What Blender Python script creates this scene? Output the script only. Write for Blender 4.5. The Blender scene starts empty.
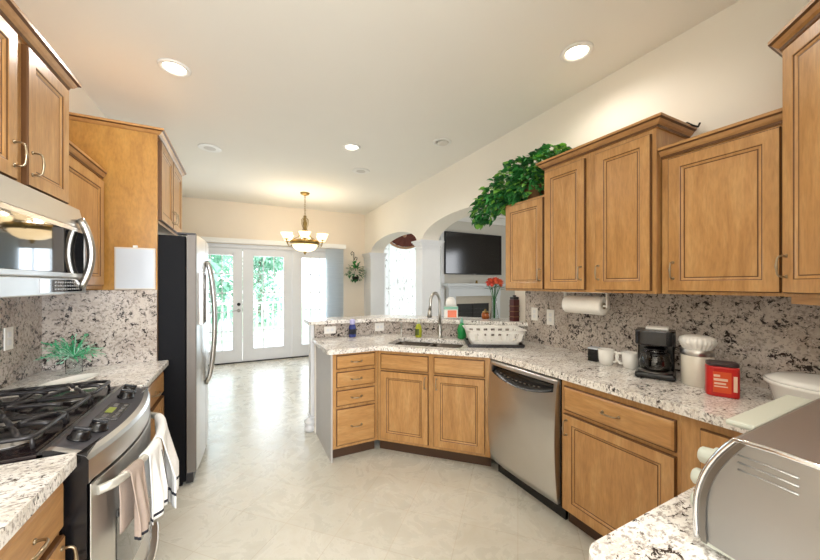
import bpy, bmesh, math, random
from mathutils import Matrix, Vector
random.seed(7)
R = math.radians
SC = bpy.context.scene
COL = SC.collection

# ---------------------------------------------------------------- camera
FPX, CX, CY, YAW, CAMH = 330.0, 410.0, 284.66, R(26.9), 1.43
cd = bpy.data.cameras.new('camera')
cd.sensor_width = 36.0
cd.sensor_fit = 'HORIZONTAL'
cd.lens = FPX * 36.0 / 820.0
cd.shift_y = (CY - 280.0) / 820.0
cd.clip_start = 0.02
cam = bpy.data.objects.new('camera', cd)
cam.location = (0, 0, CAMH)
cam.rotation_euler = (R(90), 0, -YAW)
COL.objects.link(cam)
SC.camera = cam

# ---------------------------------------------------------------- world, lights, exposure
SC.view_settings.view_transform = 'Standard'
SC.view_settings.look = 'None'
SC.view_settings.exposure = 0.06
SC.view_settings.gamma = 1.0
SC.view_settings.use_curve_mapping = False
W = bpy.data.worlds.new('sky')
SC.world = W
W.use_nodes = True
bg = W.node_tree.nodes['Background']
bg.inputs[0].default_value = (0.84, 0.92, 1.0, 1)
bg.inputs[1].default_value = 2.9


def light(name, kind, loc, rot, energy, color=(1, 1, 1), **kw):
    d = bpy.data.lights.new(name, kind)
    d.energy = energy
    d.color = color
    for k, v in kw.items():
        setattr(d, k, v)
    o = bpy.data.objects.new(name, d)
    o.location = loc
    o.rotation_euler = rot
    COL.objects.link(o)
    return o


light('sun', 'SUN', (0, -5, 10), (R(42), 0, R(-12)), 1.2, (1, .96, .88), angle=R(2))
DAY = (0.72, 0.86, 1.0)
# french door daylight; fill lamps added behind the camera and in the living room
light('daylight_doors', 'AREA', (.43, 6.98, 1.15), (R(-90), 0, 0), 50, DAY, shape='RECTANGLE', size=2.5, size_y=1.8)
light('rear_fill', 'AREA', (.15, -2.2, 1.75), (R(90), 0, 0), 165, (.95, .97, 1), shape='RECTANGLE', size=2.4, size_y=1.5)
light('living_fill', 'AREA', (7.35, 1.45, 1.8), (R(90), 0, R(90)), 75, (.97, .98, 1), shape='RECTANGLE', size=1.5, size_y=1.8)
CAN_W, CHAND_W = 46, 18
WARM = (1, .955, .89)


# ---------------------------------------------------------------- materials
def S(h):
    h = h.lstrip('#')
    c = [int(h[i:i + 2], 16) / 255 for i in (0, 2, 4)]
    return tuple(((v + .055) / 1.055) ** 2.4 if v > .04045 else v / 12.92 for v in c) + (1,)


def base_mat(name):
    m = bpy.data.materials.new(name)
    m.use_nodes = True
    nt = m.node_tree
    return m, nt, nt.nodes['Principled BSDF']


def mat(name, col, rough=.5, metal=0, spec=.5, emit=None, es=0, var=.06, vs=12, coat=0, trans=0):
    """plain paint / metal / plastic with a faint procedural tone variation"""
    m, nt, b = base_mat(name)
    c = S(col) if isinstance(col, str) else col
    n = nt.nodes
    tc = n.new('ShaderNodeTexCoord')
    no = n.new('ShaderNodeTexNoise')
    no.inputs['Scale'].default_value = vs
    no.inputs['Detail'].default_value = 3
    nt.links.new(tc.outputs['Object'], no.inputs['Vector'])
    mx = n.new('ShaderNodeMix')
    mx.data_type = 'RGBA'
    nt.links.new(no.outputs[0], mx.inputs[0])
    mx.inputs[6].default_value = tuple(v * (1 - var) for v in c[:3]) + (1,)
    mx.inputs[7].default_value = tuple(min(1, v * (1 + var)) for v in c[:3]) + (1,)
    nt.links.new(mx.outputs[2], b.inputs['Base Color'])
    b.inputs['Roughness'].default_value = rough
    b.inputs['Metallic'].default_value = metal
    b.inputs['Specular IOR Level'].default_value = spec
    b.inputs['Coat Weight'].default_value = coat
    b.inputs['Transmission Weight'].default_value = trans
    if emit:
        b.inputs['Emission Color'].default_value = S(emit)
        b.inputs['Emission Strength'].default_value = es
    return m


def ramp(nt, fac, stops):
    r = nt.nodes.new('ShaderNodeValToRGB')
    e = r.color_ramp.elements
    while len(e) < len(stops):
        e.new(.5)
    for k, (p, c) in enumerate(stops):
        e[k].position = p
        e[k].color = S(c) if isinstance(c, str) else c
    nt.links.new(fac, r.inputs[0])
    return r.outputs[0]


def mixc(nt, fac, a, b, mode='MIX'):
    mx = nt.nodes.new('ShaderNodeMix')
    mx.data_type = 'RGBA'
    mx.blend_type = mode
    for s, k in ((fac, 0), (a, 6), (b, 7)):
        if isinstance(s, (int, float)):
            mx.inputs[k].default_value = s
        elif isinstance(s, tuple):
            mx.inputs[k].default_value = s
        else:
            nt.links.new(s, mx.inputs[k])
    return mx.outputs[2]


def noise(nt, vec, scale, detail=4, rough=.5, dist=0):
    n = nt.nodes.new('ShaderNodeTexNoise')
    n.inputs['Scale'].default_value = scale
    n.inputs['Detail'].default_value = detail
    n.inputs['Roughness'].default_value = rough
    n.inputs['Distortion'].default_value = dist
    nt.links.new(vec, n.inputs['Vector'])
    return n.outputs[0]


def mapped(nt, scale=(1, 1, 1), rot=(0, 0, 0), rand=False):
    tc = nt.nodes.new('ShaderNodeTexCoord')
    mp = nt.nodes.new('ShaderNodeMapping')
    mp.inputs['Scale'].default_value = scale
    mp.inputs['Rotation'].default_value = rot
    nt.links.new(tc.outputs['Object'], mp.inputs['Vector'])
    if rand:
        oi = nt.nodes.new('ShaderNodeObjectInfo')
        ml = nt.nodes.new('ShaderNodeMath')
        ml.operation = 'MULTIPLY'
        ml.inputs[1].default_value = 37
        nt.links.new(oi.outputs['Random'], ml.inputs[0])
        nt.links.new(ml.outputs[0], mp.inputs['Location'])
    return mp.outputs[0]


def wood(name, dark, mid, lite, scale, rough=.32):
    m, nt, b = base_mat(name)
    v = mapped(nt, scale, rand=True)
    f = noise(nt, v, 6, 6, .6, .6)
    c = ramp(nt, f, [(.25, dark), (.5, mid), (.75, lite)])
    f2 = noise(nt, v, 40, 2, .5)
    c2 = ramp(nt, f2, [(.35, '#cfcfcf'), (.6, '#ffffff')])
    nt.links.new(mixc(nt, .35, c, c2, 'MULTIPLY'), b.inputs['Base Color'])
    b.inputs['Roughness'].default_value = rough
    b.inputs['Coat Weight'].default_value = .15
    b.inputs['Coat Roughness'].default_value = .25
    return m


def granite(name, cream, taupe, grey, black, black_at=.60, patch=(.4, .62), rough=.12, stretch=(1, 1, 1), fleck='#f4f1ea', fl=.56):
    m, nt, b = base_mat(name)
    v = mapped(nt, stretch)
    c = ramp(nt, noise(nt, v, 7, 6, .65, .8), [(patch[0], cream), (patch[1], taupe)])
    f1 = ramp(nt, noise(nt, v, 62, 3, .6), [(.50, '#000000'), (.62, '#ffffff')])
    c = mixc(nt, f1, c, S(grey))
    f2 = ramp(nt, noise(nt, v, 95, 2, .6), [(fl, '#000000'), (fl + .08, '#ffffff')])
    c = mixc(nt, f2, c, S(fleck))
    big = noise(nt, v, 9, 4, .6, 1.0)
    sm = noise(nt, v, 44, 5, .75, .6)
    ad = nt.nodes.new('ShaderNodeMath')
    ad.operation = 'MULTIPLY_ADD'
    nt.links.new(big, ad.inputs[0])
    ad.inputs[1].default_value = .55
    nt.links.new(sm, ad.inputs[2])
    mask = ramp(nt, ad.outputs[0], [(.0, '#000000'), (black_at + .25, '#000000'), (black_at + .29, '#ffffff')])
    c = mixc(nt, mask, c, S(black))
    nt.links.new(c, b.inputs['Base Color'])
    b.inputs['Roughness'].default_value = rough
    return m


M = {}
M['wood'] = wood('maple', '#a97a45', '#bd8d56', '#cda26b', (3, 3, .5))
M['wood_h'] = wood('maple_across', '#a97a45', '#bd8d56', '#cda26b', (.5, 3, 3))
M['wood_panel'] = wood('maple_veneer', '#a5722c', '#b98538', '#c69344', (2, 2, .8), .4)
M['glaze_gap_shade'] = mat('glaze_and_gap_shade', '#63401f', .45)  # glaze in grooves and crown, also shadow gaps painted on door edges
M['crown'] = wood('maple_crown', '#a27140', '#b68650', '#c4975f', (1, 1, 3))
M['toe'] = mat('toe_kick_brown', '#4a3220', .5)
M['pewter'] = mat('antique_brass', '#a3947c', .33, 1)
M['granite'] = granite('granite_slab', '#f8f5f0', '#ded6cc', '#afa79f', '#3d3530', .615, stretch=(1, 1.6, 1))
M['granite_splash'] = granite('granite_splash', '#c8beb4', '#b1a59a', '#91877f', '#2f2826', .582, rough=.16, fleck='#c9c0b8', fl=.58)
M['steel'] = mat('brushed_steel', '#d0cecb', .3, 1, var=.03)
M['steel_dark'] = mat('steel_edge', '#8d8a86', .35, 1)
M['door_side'] = mat('door_side_grey', '#77716b', .5, .3)
M['chrome'] = mat('chrome', '#e4e4e6', .12, 1, var=.01)
M['nickel'] = mat('satin_nickel', '#b4b2ad', .32, 1)
M['black'] = mat('black_enamel', '#121113', .25)
M['black_matte'] = mat('black_cast_iron', '#343233', .32, .3)
M['black_side'] = mat('black_textured', '#0a0b10', .55, spec=.15)
M['black_glass'] = mat('black_glass', '#0c0c0e', .04, spec=.9, coat=1)
M['cooktop'] = mat('cooktop_black', '#1a1214', .12)
M['panel_grey'] = mat('control_grey', '#4b4a4f', .35, .4)
M['display'] = mat('green_display', '#20260c', .3, emit='#a8b030', es=.6)
M['white'] = mat('white_paint', '#e9e8e4', .4, var=.02)
M['trim'] = mat('trim_white', '#dfe0e2', .4, var=.02)
M['plastic'] = mat('white_plastic', '#eceae4', .35, var=.02)
M['ceramic'] = mat('white_ceramic', '#f1efe9', .15, var=.02, coat=.4)
M['board'] = mat('whiteboard', '#cfd7e0', .2, var=.01)
M['wall'] = mat('cream_wall', '#ece6da', .75, var=.02, vs=3)
M['wall_back'] = mat('beige_wall', '#e8dccb', .75, var=.02, vs=3)
M['ceil'] = mat('ceiling_white', '#ebe8e0', .85, var=.015, vs=3)
M['living_wall'] = mat('grey_wall', '#cfcbc2', .75, var=.02, vs=3)
M['brass'] = mat('aged_brass', '#9a8250', .3, 1)
M['alabaster'] = mat('alabaster', '#f2e3c8', .4, emit='#ffdca4', es=2.2, var=.12, vs=18)
M['lamp'] = mat('lamp_lens', '#ffffff', .4, emit='#fff0d8', es=9, var=0)
M['lens_off'] = mat('unlit_lens', '#cfcac0', .4)
M['speaker'] = mat('speaker_grille', '#cdcac4', .6, var=.1, vs=150)
M['leaf'] = mat('ivy_green', '#3c8c42', .4, var=.25, vs=30)
M['leaf2'] = mat('ivy_light_green', '#7cb84a', .4, var=.2, vs=30)
M['leaf3'] = mat('ivy_dark_green', '#2a6a35', .4, var=.2, vs=30)
M['mint'] = mat('mint_green', '#3fae77', .5, var=.2, vs=30)
M['mint2'] = mat('pale_mint', '#a8d8bf', .5, var=.15, vs=30)
M['stem'] = mat('stem_brown', '#5b4a2a', .7)
M['wicker'] = mat('wicker', '#6b4a2a', .8, var=.3, vs=60)
M['towel_w'] = mat('towel_white', '#f4f4f2', .9, var=.05, vs=80)
M['towel_t'] = mat('towel_taupe', '#a9988c', .9, var=.1, vs=80)
M['navy'] = mat('towel_stripe', '#23242f', .9)
M['paper'] = mat('paper_towel', '#f2efe8', .9, var=.03, vs=90)
M['card'] = mat('cardboard', '#8a6d4c', .9)
M['red'] = mat('red_plastic', '#c4201c', .3, var=.05)
M['orange_label'] = mat('orange_label', '#dc5426', .4)
M['pale_label'] = mat('pale_label', '#f0cdb4', .5)
M['blue'] = mat('blue_soap', '#35407f', .2, var=.1)
M['lilac'] = mat('lilac_cap', '#b9b6e0', .3)
M['yellow'] = mat('yellow_green_soap', '#a9b034', .2, var=.1)
M['olive'] = mat('olive_label', '#56601e', .4)
M['green'] = mat('green_soap', '#21934b', .2, var=.1)
M['orange'] = mat('orange_pack', '#ef7a50', .35)
M['teal'] = mat('teal_band', '#7fb9a4', .4)
M['amber'] = mat('amber_jar', '#8f4a18', .2, var=.2)
M['petal'] = mat('coral_petal', '#ea6a48', .6, var=.2, vs=40)
M['petal2'] = mat('rose_petal', '#d04a3c', .6, var=.2, vs=40)
M['darkred'] = mat('dark_red', '#4a1514', .35, var=.2, vs=25)
M['toaster'] = mat('toaster_steel', '#a4a3a0', .42, .8, var=.03)
M['toaster_top'] = mat('toaster_top', '#98928f', .42, .75, var=.04)
M['sage'] = mat('pale_sage_plastic', '#cfd3c6', .35, var=.02)
M['sink'] = mat('sink_steel', '#5d544b', .4, .5)
M['tv'] = mat('tv_screen', '#1b1717', .12)
M['firebox'] = mat('firebox', '#17130f', .5)
M['stone'] = mat('surround_stone', '#bdb3a3', .4, var=.12, vs=30)
M['mantel'] = mat('mantel_white', '#d5d9dd', .45, var=.02)
M['burgundy'] = mat('burgundy_swag', '#6b3528', .7, var=.3, vs=18)
M['tan_trim'] = mat('swag_trim', '#c49a78', .7)
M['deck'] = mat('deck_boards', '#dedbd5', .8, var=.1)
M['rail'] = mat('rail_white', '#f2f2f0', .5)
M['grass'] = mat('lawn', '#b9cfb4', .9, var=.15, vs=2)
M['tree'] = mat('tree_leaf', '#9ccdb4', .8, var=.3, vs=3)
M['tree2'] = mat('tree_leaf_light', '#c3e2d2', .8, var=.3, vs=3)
M['bark'] = mat('bark', '#a3978a', .9)
M['handle_black'] = mat('door_hardware', '#2b2825', .35, .6)
M['rubber'] = mat('rubber_black', '#17171a', .6)


def glass(name, tint=(1, 1, 1), gloss=.1):
    m, nt, b = base_mat(name)
    nt.nodes.remove(b)
    t = nt.nodes.new('ShaderNodeBsdfTransparent')
    t.inputs[0].default_value = tint + (1,)
    g = nt.nodes.new('ShaderNodeBsdfGlossy')
    g.inputs['Roughness'].default_value = .02
    mx = nt.nodes.new('ShaderNodeMixShader')
    lw = nt.nodes.new('ShaderNodeLayerWeight')
    lw.inputs[0].default_value = gloss
    nt.links.new(lw.outputs['Fresnel'], mx.inputs[0])
    nt.links.new(t.outputs[0], mx.inputs[1])
    nt.links.new(g.outputs[0], mx.inputs[2])
    nt.links.new(mx.outputs[0], nt.nodes['Material Output'].inputs[0])
    return m


M['glass'] = glass('window_glass')
M['clear'] = glass('clear_glass', (.95, .97, .97), .08)
M['clear_dark'] = glass('carafe_glass', (.6, .58, .57), .4)


def sheer():
    m, nt, b = base_mat('sheer_curtain')
    v = mapped(nt, (14, 1, 4.5))
    f = ramp(nt, noise(nt, v, 1.6, 5, .7, .8), [(.58, '#000000'), (.64, '#ffffff')])
    c = mixc(nt, f, S('#f8f7f5'), S('#a89f9a'))
    d = nt.nodes.new('ShaderNodeBsdfDiffuse')
    t = nt.nodes.new('ShaderNodeBsdfTranslucent')
    mx = nt.nodes.new('ShaderNodeMixShader')
    mx.inputs[0].default_value = .75
    nt.links.new(c, d.inputs[0])
    nt.links.new(c, t.inputs[0])
    nt.links.new(d.outputs[0], mx.inputs[1])
    nt.links.new(t.outputs[0], mx.inputs[2])
    nt.nodes.remove(b)
    nt.links.new(mx.outputs[0], nt.nodes['Material Output'].inputs[0])
    return m


M['sheer'] = sheer()
def vane():
    m, nt, b = base_mat('vane_fabric')
    c = ramp(nt, noise(nt, mapped(nt, (1, 1, 60)), 2), [(.3, '#d3dadf'), (.7, '#e4e9ec')])
    nt.nodes.remove(b)
    d = nt.nodes.new('ShaderNodeBsdfDiffuse')
    t = nt.nodes.new('ShaderNodeBsdfTranslucent')
    mx = nt.nodes.new('ShaderNodeMixShader')
    mx.inputs[0].default_value = .5
    nt.links.new(c, d.inputs[0])
    nt.links.new(c, t.inputs[0])
    nt.links.new(d.outputs[0], mx.inputs[1])
    nt.links.new(t.outputs[0], mx.inputs[2])
    nt.links.new(mx.outputs[0], nt.nodes['Material Output'].inputs[0])
    return m


M['vane'] = vane()


def floor_mat():
    m, nt, b = base_mat('vinyl_tile')
    v = mapped(nt, (1, 1, 1), (0, 0, R(45)))
    br = nt.nodes.new('ShaderNodeTexBrick')
    br.offset = 0
    br.inputs['Scale'].default_value = 1
    br.inputs['Brick Width'].default_value = .33
    br.inputs['Row Height'].default_value = .33
    br.inputs['Mortar Size'].default_value = .003
    br.inputs['Mortar Smooth'].default_value = .6
    br.inputs['Color1'].default_value = S('#d9d6ca')
    br.inputs['Color2'].default_value = S('#d2cfc2')
    br.inputs['Mortar'].default_value = S('#c6bfae')
    nt.links.new(v, br.inputs['Vector'])
    f = noise(nt, v, 5, 7, .7, 1.2)
    c2 = ramp(nt, f, [(.3, '#f4f3f1'), (.5, '#ffffff'), (.64, '#f3f1ed')])
    nt.links.new(mixc(nt, .8, br.outputs[0], c2, 'MULTIPLY'), b.inputs['Base Color'])
    rr = ramp(nt, f, [(.3, (.22,) * 3 + (1,)), (.7, (.34,) * 3 + (1,))])
    nt.links.new(rr, b.inputs['Roughness'])
    return m


M['floor'] = floor_mat()


# ---------------------------------------------------------------- mesh builder
class MB:
    def __init__(s, T=None):
        s.v, s.f, s.m, s.s = [], [], [], []
        s.T = T or Matrix()
        s.mi = 0

    def add(s, vs, fs, smooth=False):
        o = len(s.v)
        s.v += [s.T @ Vector(p) for p in vs]
        for f in fs:
            s.f.append([i + o for i in f])
            s.m.append(s.mi)
            s.s.append(smooth)
        return s

    def box(s, x0, x1, y0, y1, z0, z1, b=0):
        if b:
            bm = bmesh.new()
            bmesh.ops.create_cube(bm, size=1)
            for q in bm.verts:
                q.co = ((x0 + x1) / 2 + q.co.x * (x1 - x0), (y0 + y1) / 2 + q.co.y * (y1 - y0), (z0 + z1) / 2 + q.co.z * (z1 - z0))
            bmesh.ops.bevel(bm, geom=bm.edges[:], offset=b, segments=2, profile=.5, affect='EDGES')
            bm.verts.index_update()
            s.add([q.co.copy() for q in bm.verts], [[q.index for q in f.verts] for f in bm.faces])
            bm.free()
            return s
        p = [(x, y, z) for z in (z0, z1) for y in (y0, y1) for x in (x0, x1)]
        return s.add(p, [(0, 2, 3, 1), (4, 5, 7, 6), (0, 1, 5, 4), (2, 6, 7, 3), (0, 4, 6, 2), (1, 3, 7, 5)])

    def tube(s, pts, r, seg=8, closed=False, flat=1):
        pts = [Vector(p) for p in pts]
        n = len(pts)
        rs = r if isinstance(r, (list, tuple)) else [r] * n
        tans = []
        for i in range(n):
            a = pts[i - 1] if (i or closed) else pts[0]
            c = pts[(i + 1) % n] if (i < n - 1 or closed) else pts[-1]
            tans.append((c - a).normalized())
        up = Vector((0, 0, 1)) if abs(tans[0].z) < .9 else Vector((1, 0, 0))
        nrm = tans[0].cross(up).normalized()
        vs = []
        for i in range(n):
            t = tans[i]
            nrm = (nrm - t * nrm.dot(t)).normalized()
            bn = t.cross(nrm)
            for k in range(seg):
                a = 2 * math.pi * k / seg
                vs.append(pts[i] + (nrm * math.cos(a) + bn * math.sin(a) * flat) * rs[i])
        fs = []
        for i in range(n if closed else n - 1):
            for k in range(seg):
                j = (i + 1) % n
                fs.append((i * seg + k, i * seg + (k + 1) % seg, j * seg + (k + 1) % seg, j * seg + k))
        s.add(vs, fs, True)
        if not closed:
            s.add(vs[:seg], [list(range(seg))])
            s.add(vs[-seg:], [list(range(seg))])
        return s

    def lathe(s, prof, c=(0, 0, 0), seg=24, sx=1, sy=1, smooth=True):
        vs, fs = [], []
        n = len(prof)
        for r, z in prof:
            for k in range(seg):
                a = 2 * math.pi * k / seg
                vs.append((c[0] + r * math.cos(a) * sx, c[1] + r * math.sin(a) * sy, c[2] + z))
        for i in range(n - 1):
            for k in range(seg):
                fs.append((i * seg + k, i * seg + (k + 1) % seg, (i + 1) * seg + (k + 1) % seg, (i + 1) * seg + k))
        s.add(vs, fs, smooth)
        for i, e in ((0, prof[0]), (n - 1, prof[-1])):
            if e[0] > 1e-5:
                s.add(vs[i * seg:(i + 1) * seg], [list(range(seg))])
        return s

    def prism(s, poly, z0, z1):
        n = len(poly)
        vs = [(x, y, z0) for x, y in poly] + [(x, y, z1) for x, y in poly]
        fs = [list(range(n))[::-1], list(range(n, 2 * n))] + [(i, (i + 1) % n, n + (i + 1) % n, n + i) for i in range(n)]
        return s.add(vs, fs)

    def extr(s, poly3, d):
        """planar 3d polygon extruded by vector d"""
        n = len(poly3)
        d = Vector(d)
        vs = [Vector(p) for p in poly3] + [Vector(p) + d for p in poly3]
        fs = [list(range(n))[::-1], list(range(n, 2 * n))] + [(i, (i + 1) % n, n + (i + 1) % n, n + i) for i in range(n)]
        return s.add(vs, fs)

    def rings(s, x0, x1, z0, z1, prof, mats=None):
        """stepped rectangular front facing -y: prof = [(inset, y)]"""
        vs = []
        for i, y in prof:
            vs += [(x0 + i, y, z0 + i), (x1 - i, y, z0 + i), (x1 - i, y, z1 - i), (x0 + i, y, z1 - i)]
        keep = s.mi
        for k in range(len(prof) - 1):
            if mats:
                s.mi = mats[k]
            s.add(vs[k * 4:k * 4 + 8], [(j, (j + 1) % 4, 4 + (j + 1) % 4, 4 + j) for j in range(4)])
        s.mi = keep
        s.add(vs[-4:], [(0, 1, 2, 3)])
        s.add(vs[:4], [(3, 2, 1, 0)])
        return s

    def sweep(s, path, prof, z, mats=None):
        """profile (out, up) swept along an open xy polyline, outward = right of travel"""
        n = len(path)
        P = [Vector(p) for p in path]
        vs = []
        for i in range(n):
            ns = []
            if i:
                d = (P[i] - P[i - 1]).normalized()
                ns.append(Vector((d.y, -d.x)))
            if i < n - 1:
                d = (P[i + 1] - P[i]).normalized()
                ns.append(Vector((d.y, -d.x)))
            if len(ns) == 2:
                m = (ns[0] + ns[1]).normalized()
                m = m / max(.2, m.dot(ns[0]))
            else:
                m = ns[0]
            for o, h in prof:
                vs.append((P[i].x + m.x * o, P[i].y + m.y * o, z + h))
        k = len(prof)
        fs = [(i * k + j, i * k + (j + 1) % k, (i + 1) * k + (j + 1) % k, (i + 1) * k + j) for i in range(n - 1) for j in range(k)]
        s.add(vs, fs + [list(range(k)), list(range((n - 1) * k, n * k))[::-1]])
        if mats:
            o = len(s.m) - len(fs) - 2
            for q in range(len(fs)):
                s.m[o + q] = mats[q % k]
        return s

    def grid(s, fn, nu, nv, smooth=True, mfn=None):
        vs = [fn(i / nu, j / nv) for i in range(nu + 1) for j in range(nv + 1)]
        keep = s.mi
        o = len(s.v)
        s.v += [s.T @ Vector(p) for p in vs]
        for i in range(nu):
            for j in range(nv):
                a = i * (nv + 1) + j
                s.f.append([o + a, o + a + 1, o + a + nv + 2, o + a + nv + 1])
                s.m.append(mfn((i + .5) / nu, (j + .5) / nv) if mfn else keep)
                s.s.append(smooth)
        return s

    def ball(s, c, r, seg=12, rings=8, sx=1, sy=1, sz=1):
        prof = [(max(1e-6, r * math.sin(math.pi * i / rings)), -r * sz * math.cos(math.pi * i / rings)) for i in range(rings + 1)]
        return s.lathe(prof, c, seg, sx, sy)

    def leaf(s, p, d, up, L, w, fold=.25):
        d = Vector(d).normalized()
        sd = d.cross(Vector(up))
        if sd.length < 1e-3:
            sd = d.cross(Vector((1, 0, 0)))
        sd.normalize()
        nn = sd.cross(d)
        p = Vector(p)
        a, e = p, p + d * L - nn * L * .15
        m1, m2 = p + d * L * .35, p + d * L * .7
        q = [a, m1 + sd * w + nn * w * fold, m2 + sd * w * .6 + nn * w * fold, e, m2 - sd * w * .6 + nn * w * fold, m1 - sd * w + nn * w * fold, m1, m2]
        return s.add(q, [(0, 6, 1), (1, 6, 7, 2), (2, 7, 3), (0, 5, 6), (5, 4, 7, 6), (4, 3, 7)])

    def obj(s, name, mats, parent=None, loc=None, bevel=0, solid=0, fix=True):
        me = bpy.data.meshes.new(name)
        me.from_pydata([tuple(q) for q in s.v], [], s.f)
        for mm in (mats if isinstance(mats, (list, tuple)) else [mats]):
            me.materials.append(M[mm] if isinstance(mm, str) else mm)
        for p, i, sm in zip(me.polygons, s.m, s.s):
            p.material_index = i
            p.use_smooth = sm
        if fix:
            bm = bmesh.new()
            bm.from_mesh(me)
            bmesh.ops.remove_doubles(bm, verts=bm.verts, dist=1e-6)
            bmesh.ops.recalc_face_normals(bm, faces=bm.faces)
            bm.to_mesh(me)
            bm.free()
        o = bpy.data.objects.new(name, me)
        COL.objects.link(o)
        if parent:
            o.parent = parent
        if loc:
            o.location = loc
        if bevel:
            md = o.modifiers.new('edge', 'BEVEL')
            md.width = bevel
            md.segments = 2
            md.limit_method = 'ANGLE'
        if solid:
            md = o.modifiers.new('thickness', 'SOLIDIFY')
            md.thickness = solid
            md.offset = 0
        return o


def thing(name, label, cat, loc=(0, 0, 0), rz=0, group=None):
    o = bpy.data.objects.new(name, None)
    o.empty_display_size = .05
    COL.objects.link(o)
    o.location = loc
    o.rotation_euler = (0, 0, R(rz))
    return tag(o, label, cat, group)


def tag(o, label, cat, group=None):
    o['label'] = label
    o['category'] = cat
    if group:
        o['group'] = group
    return o


def struct(o):
    o['kind'] = 'structure'
    return o


def copy_tree(o, parent=None):
    c = o.copy()
    COL.objects.link(c)
    if parent:
        c.parent = parent
    for ch in list(o.children):
        copy_tree(ch, c)
    return c


# ---------------------------------------------------------------- dimensions
XL, XR, YB, ZC = -1.09, 2.34, 6.77, 2.93
CT = .914          # counter top
YN = -.21          # short wall behind the near counter
YR = -2.35         # wall behind the camera
TH = .28           # thickness of the arch wall

# ---------------------------------------------------------------- room shell
struct(MB().box(XL - .15, 7.6, YR - .15, YB + .15, -.1, 0).obj('floor', 'floor'))
struct(MB().box(XL - .15, XR + .02, YR - .15, YB + .15, ZC, ZC + .12).obj('ceiling', 'ceil'))
struct(MB().box(XL - .15, XL, YR - .15, YB + .15, 0, ZC).obj('wall_left', 'wall'))
# wall behind the camera with a wide opening made up for the rear fill
struct(MB().box(XL, -1.05, YR - .15, YR, 0, ZC).box(1.35, XR, YR - .15, YR, 0, ZC).box(-1.05, 1.35, YR - .15, YR, 0, 1.0)
       .box(-1.05, 1.35, YR - .15, YR, 2.5, ZC).obj('wall_rear', 'wall'))
struct(MB().box(.62, XR, YN - .12, YN, 0, ZC).obj('wall_near', 'wall'))
struct(MB().box(XR, XR + .15, YR - .15, YN - .0, 0, ZC).obj('wall_right_rear', 'wall'))

# right wall with two elliptical arches
A1, A2, ASP, ARI = (2.38, 4.21), (4.39, 6.37), 2.08, .25
pts = [(YN, 0), (YN, ZC + .12), (YB + .15, ZC + .12), (YB + .15, 0)]


def arch(y0, y1, n=28):
    c, h = (y0 + y1) / 2, (y1 - y0) / 2
    return [(c + h * math.cos(math.pi * k / n), ASP + ARI * math.sin(math.pi * k / n)) for k in range(n + 1)]


ymid = (A1[1] + A2[0]) / 2
mb = MB()
# strips: each arch as a column of quads between its curve and the ceiling
for (y0, y1) in (A1, A2):
    a = arch(y0, y1)
    for p, q in zip(a[:-1], a[1:]):
        mb.extr([(XR, q[0], q[1]), (XR, p[0], p[1]), (XR, p[0], ZC), (XR, q[0], ZC)], (TH, 0, 0))
mb.box(XR, XR + TH, YN, A1[0], 0, ZC)
mb.box(XR, XR + TH, A1[1], A2[0], 0, ZC)
mb.box(XR, XR + TH, A2[1], YB, 0, ZC)
struct(mb.obj('wall_right', 'wall'))

# white pilasters with capitals where the arches spring
k = 0
for (y0, y1) in ((A1[1], A2[0]), (A2[1], YB - .002), (2.262, A1[0])):
    k += 1
    z0 = 0
    mb = MB()
    e = .012
    ylo = y0 - e
    yhi = y1 + (e if y1 < YB - .1 else 0)
    if k == 3:
        mb.box(XR - .006, XR + TH + e, 2.50, 2.50, 0, .01) if 0 else None
        mb.box(XR + .02, XR + TH + e, A1[0] - .05, yhi, 1.09, ASP - .05)
        mb.box(XR + .0, XR + TH + .03, A1[0] - .05, yhi + .02, ASP - .05, ASP)
    else:
        mb.box(XR - e, XR + TH + e, ylo, yhi, .12, ASP - .07)
        mb.box(XR - e - .012, XR + TH + e + .012, ylo - .012, yhi + (.012 if k == 1 else 0), 0, .14)
        for (g, za, zb) in ((.012, ASP - .12, ASP - .10), (.018, ASP - .07, ASP - .045), (.034, ASP - .045, ASP - .02), (.05, ASP - .02, ASP)):
            mb.box(XR - e - g, XR + TH + e + g, ylo - g, yhi + (g if k == 1 else 0), za, zb)
    struct(mb.obj('trim_%d' % k, 'trim'))

# back wall with the opening of the french doors
DX0, DX1, DZ = -.88, 1.745, 2.10
struct(MB().box(XL, DX0, YB, YB + .15, 0, ZC).box(DX1, XR + TH, YB, YB + .15, 0, ZC).box(DX0, DX1, YB, YB + .15, DZ, ZC).obj('wall_back', 'wall_back'))
struct(MB().box(DX0 - .09, DX0, YB - .02, YB - .001, 0, DZ + .06).box(DX1, DX1 + .09, YB - .02, YB - .001, 0, DZ + .06)
       .box(DX0 - .09, DX1 + .09, YB - .022, YB - .001, DZ, DZ + .06).obj('trim_4', 'trim'))
struct(MB().box(DX1 + .095, XR - .06, YB - .018, YB - .001, 0, .1, .003).obj('baseboard_back', 'trim'))

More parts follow.
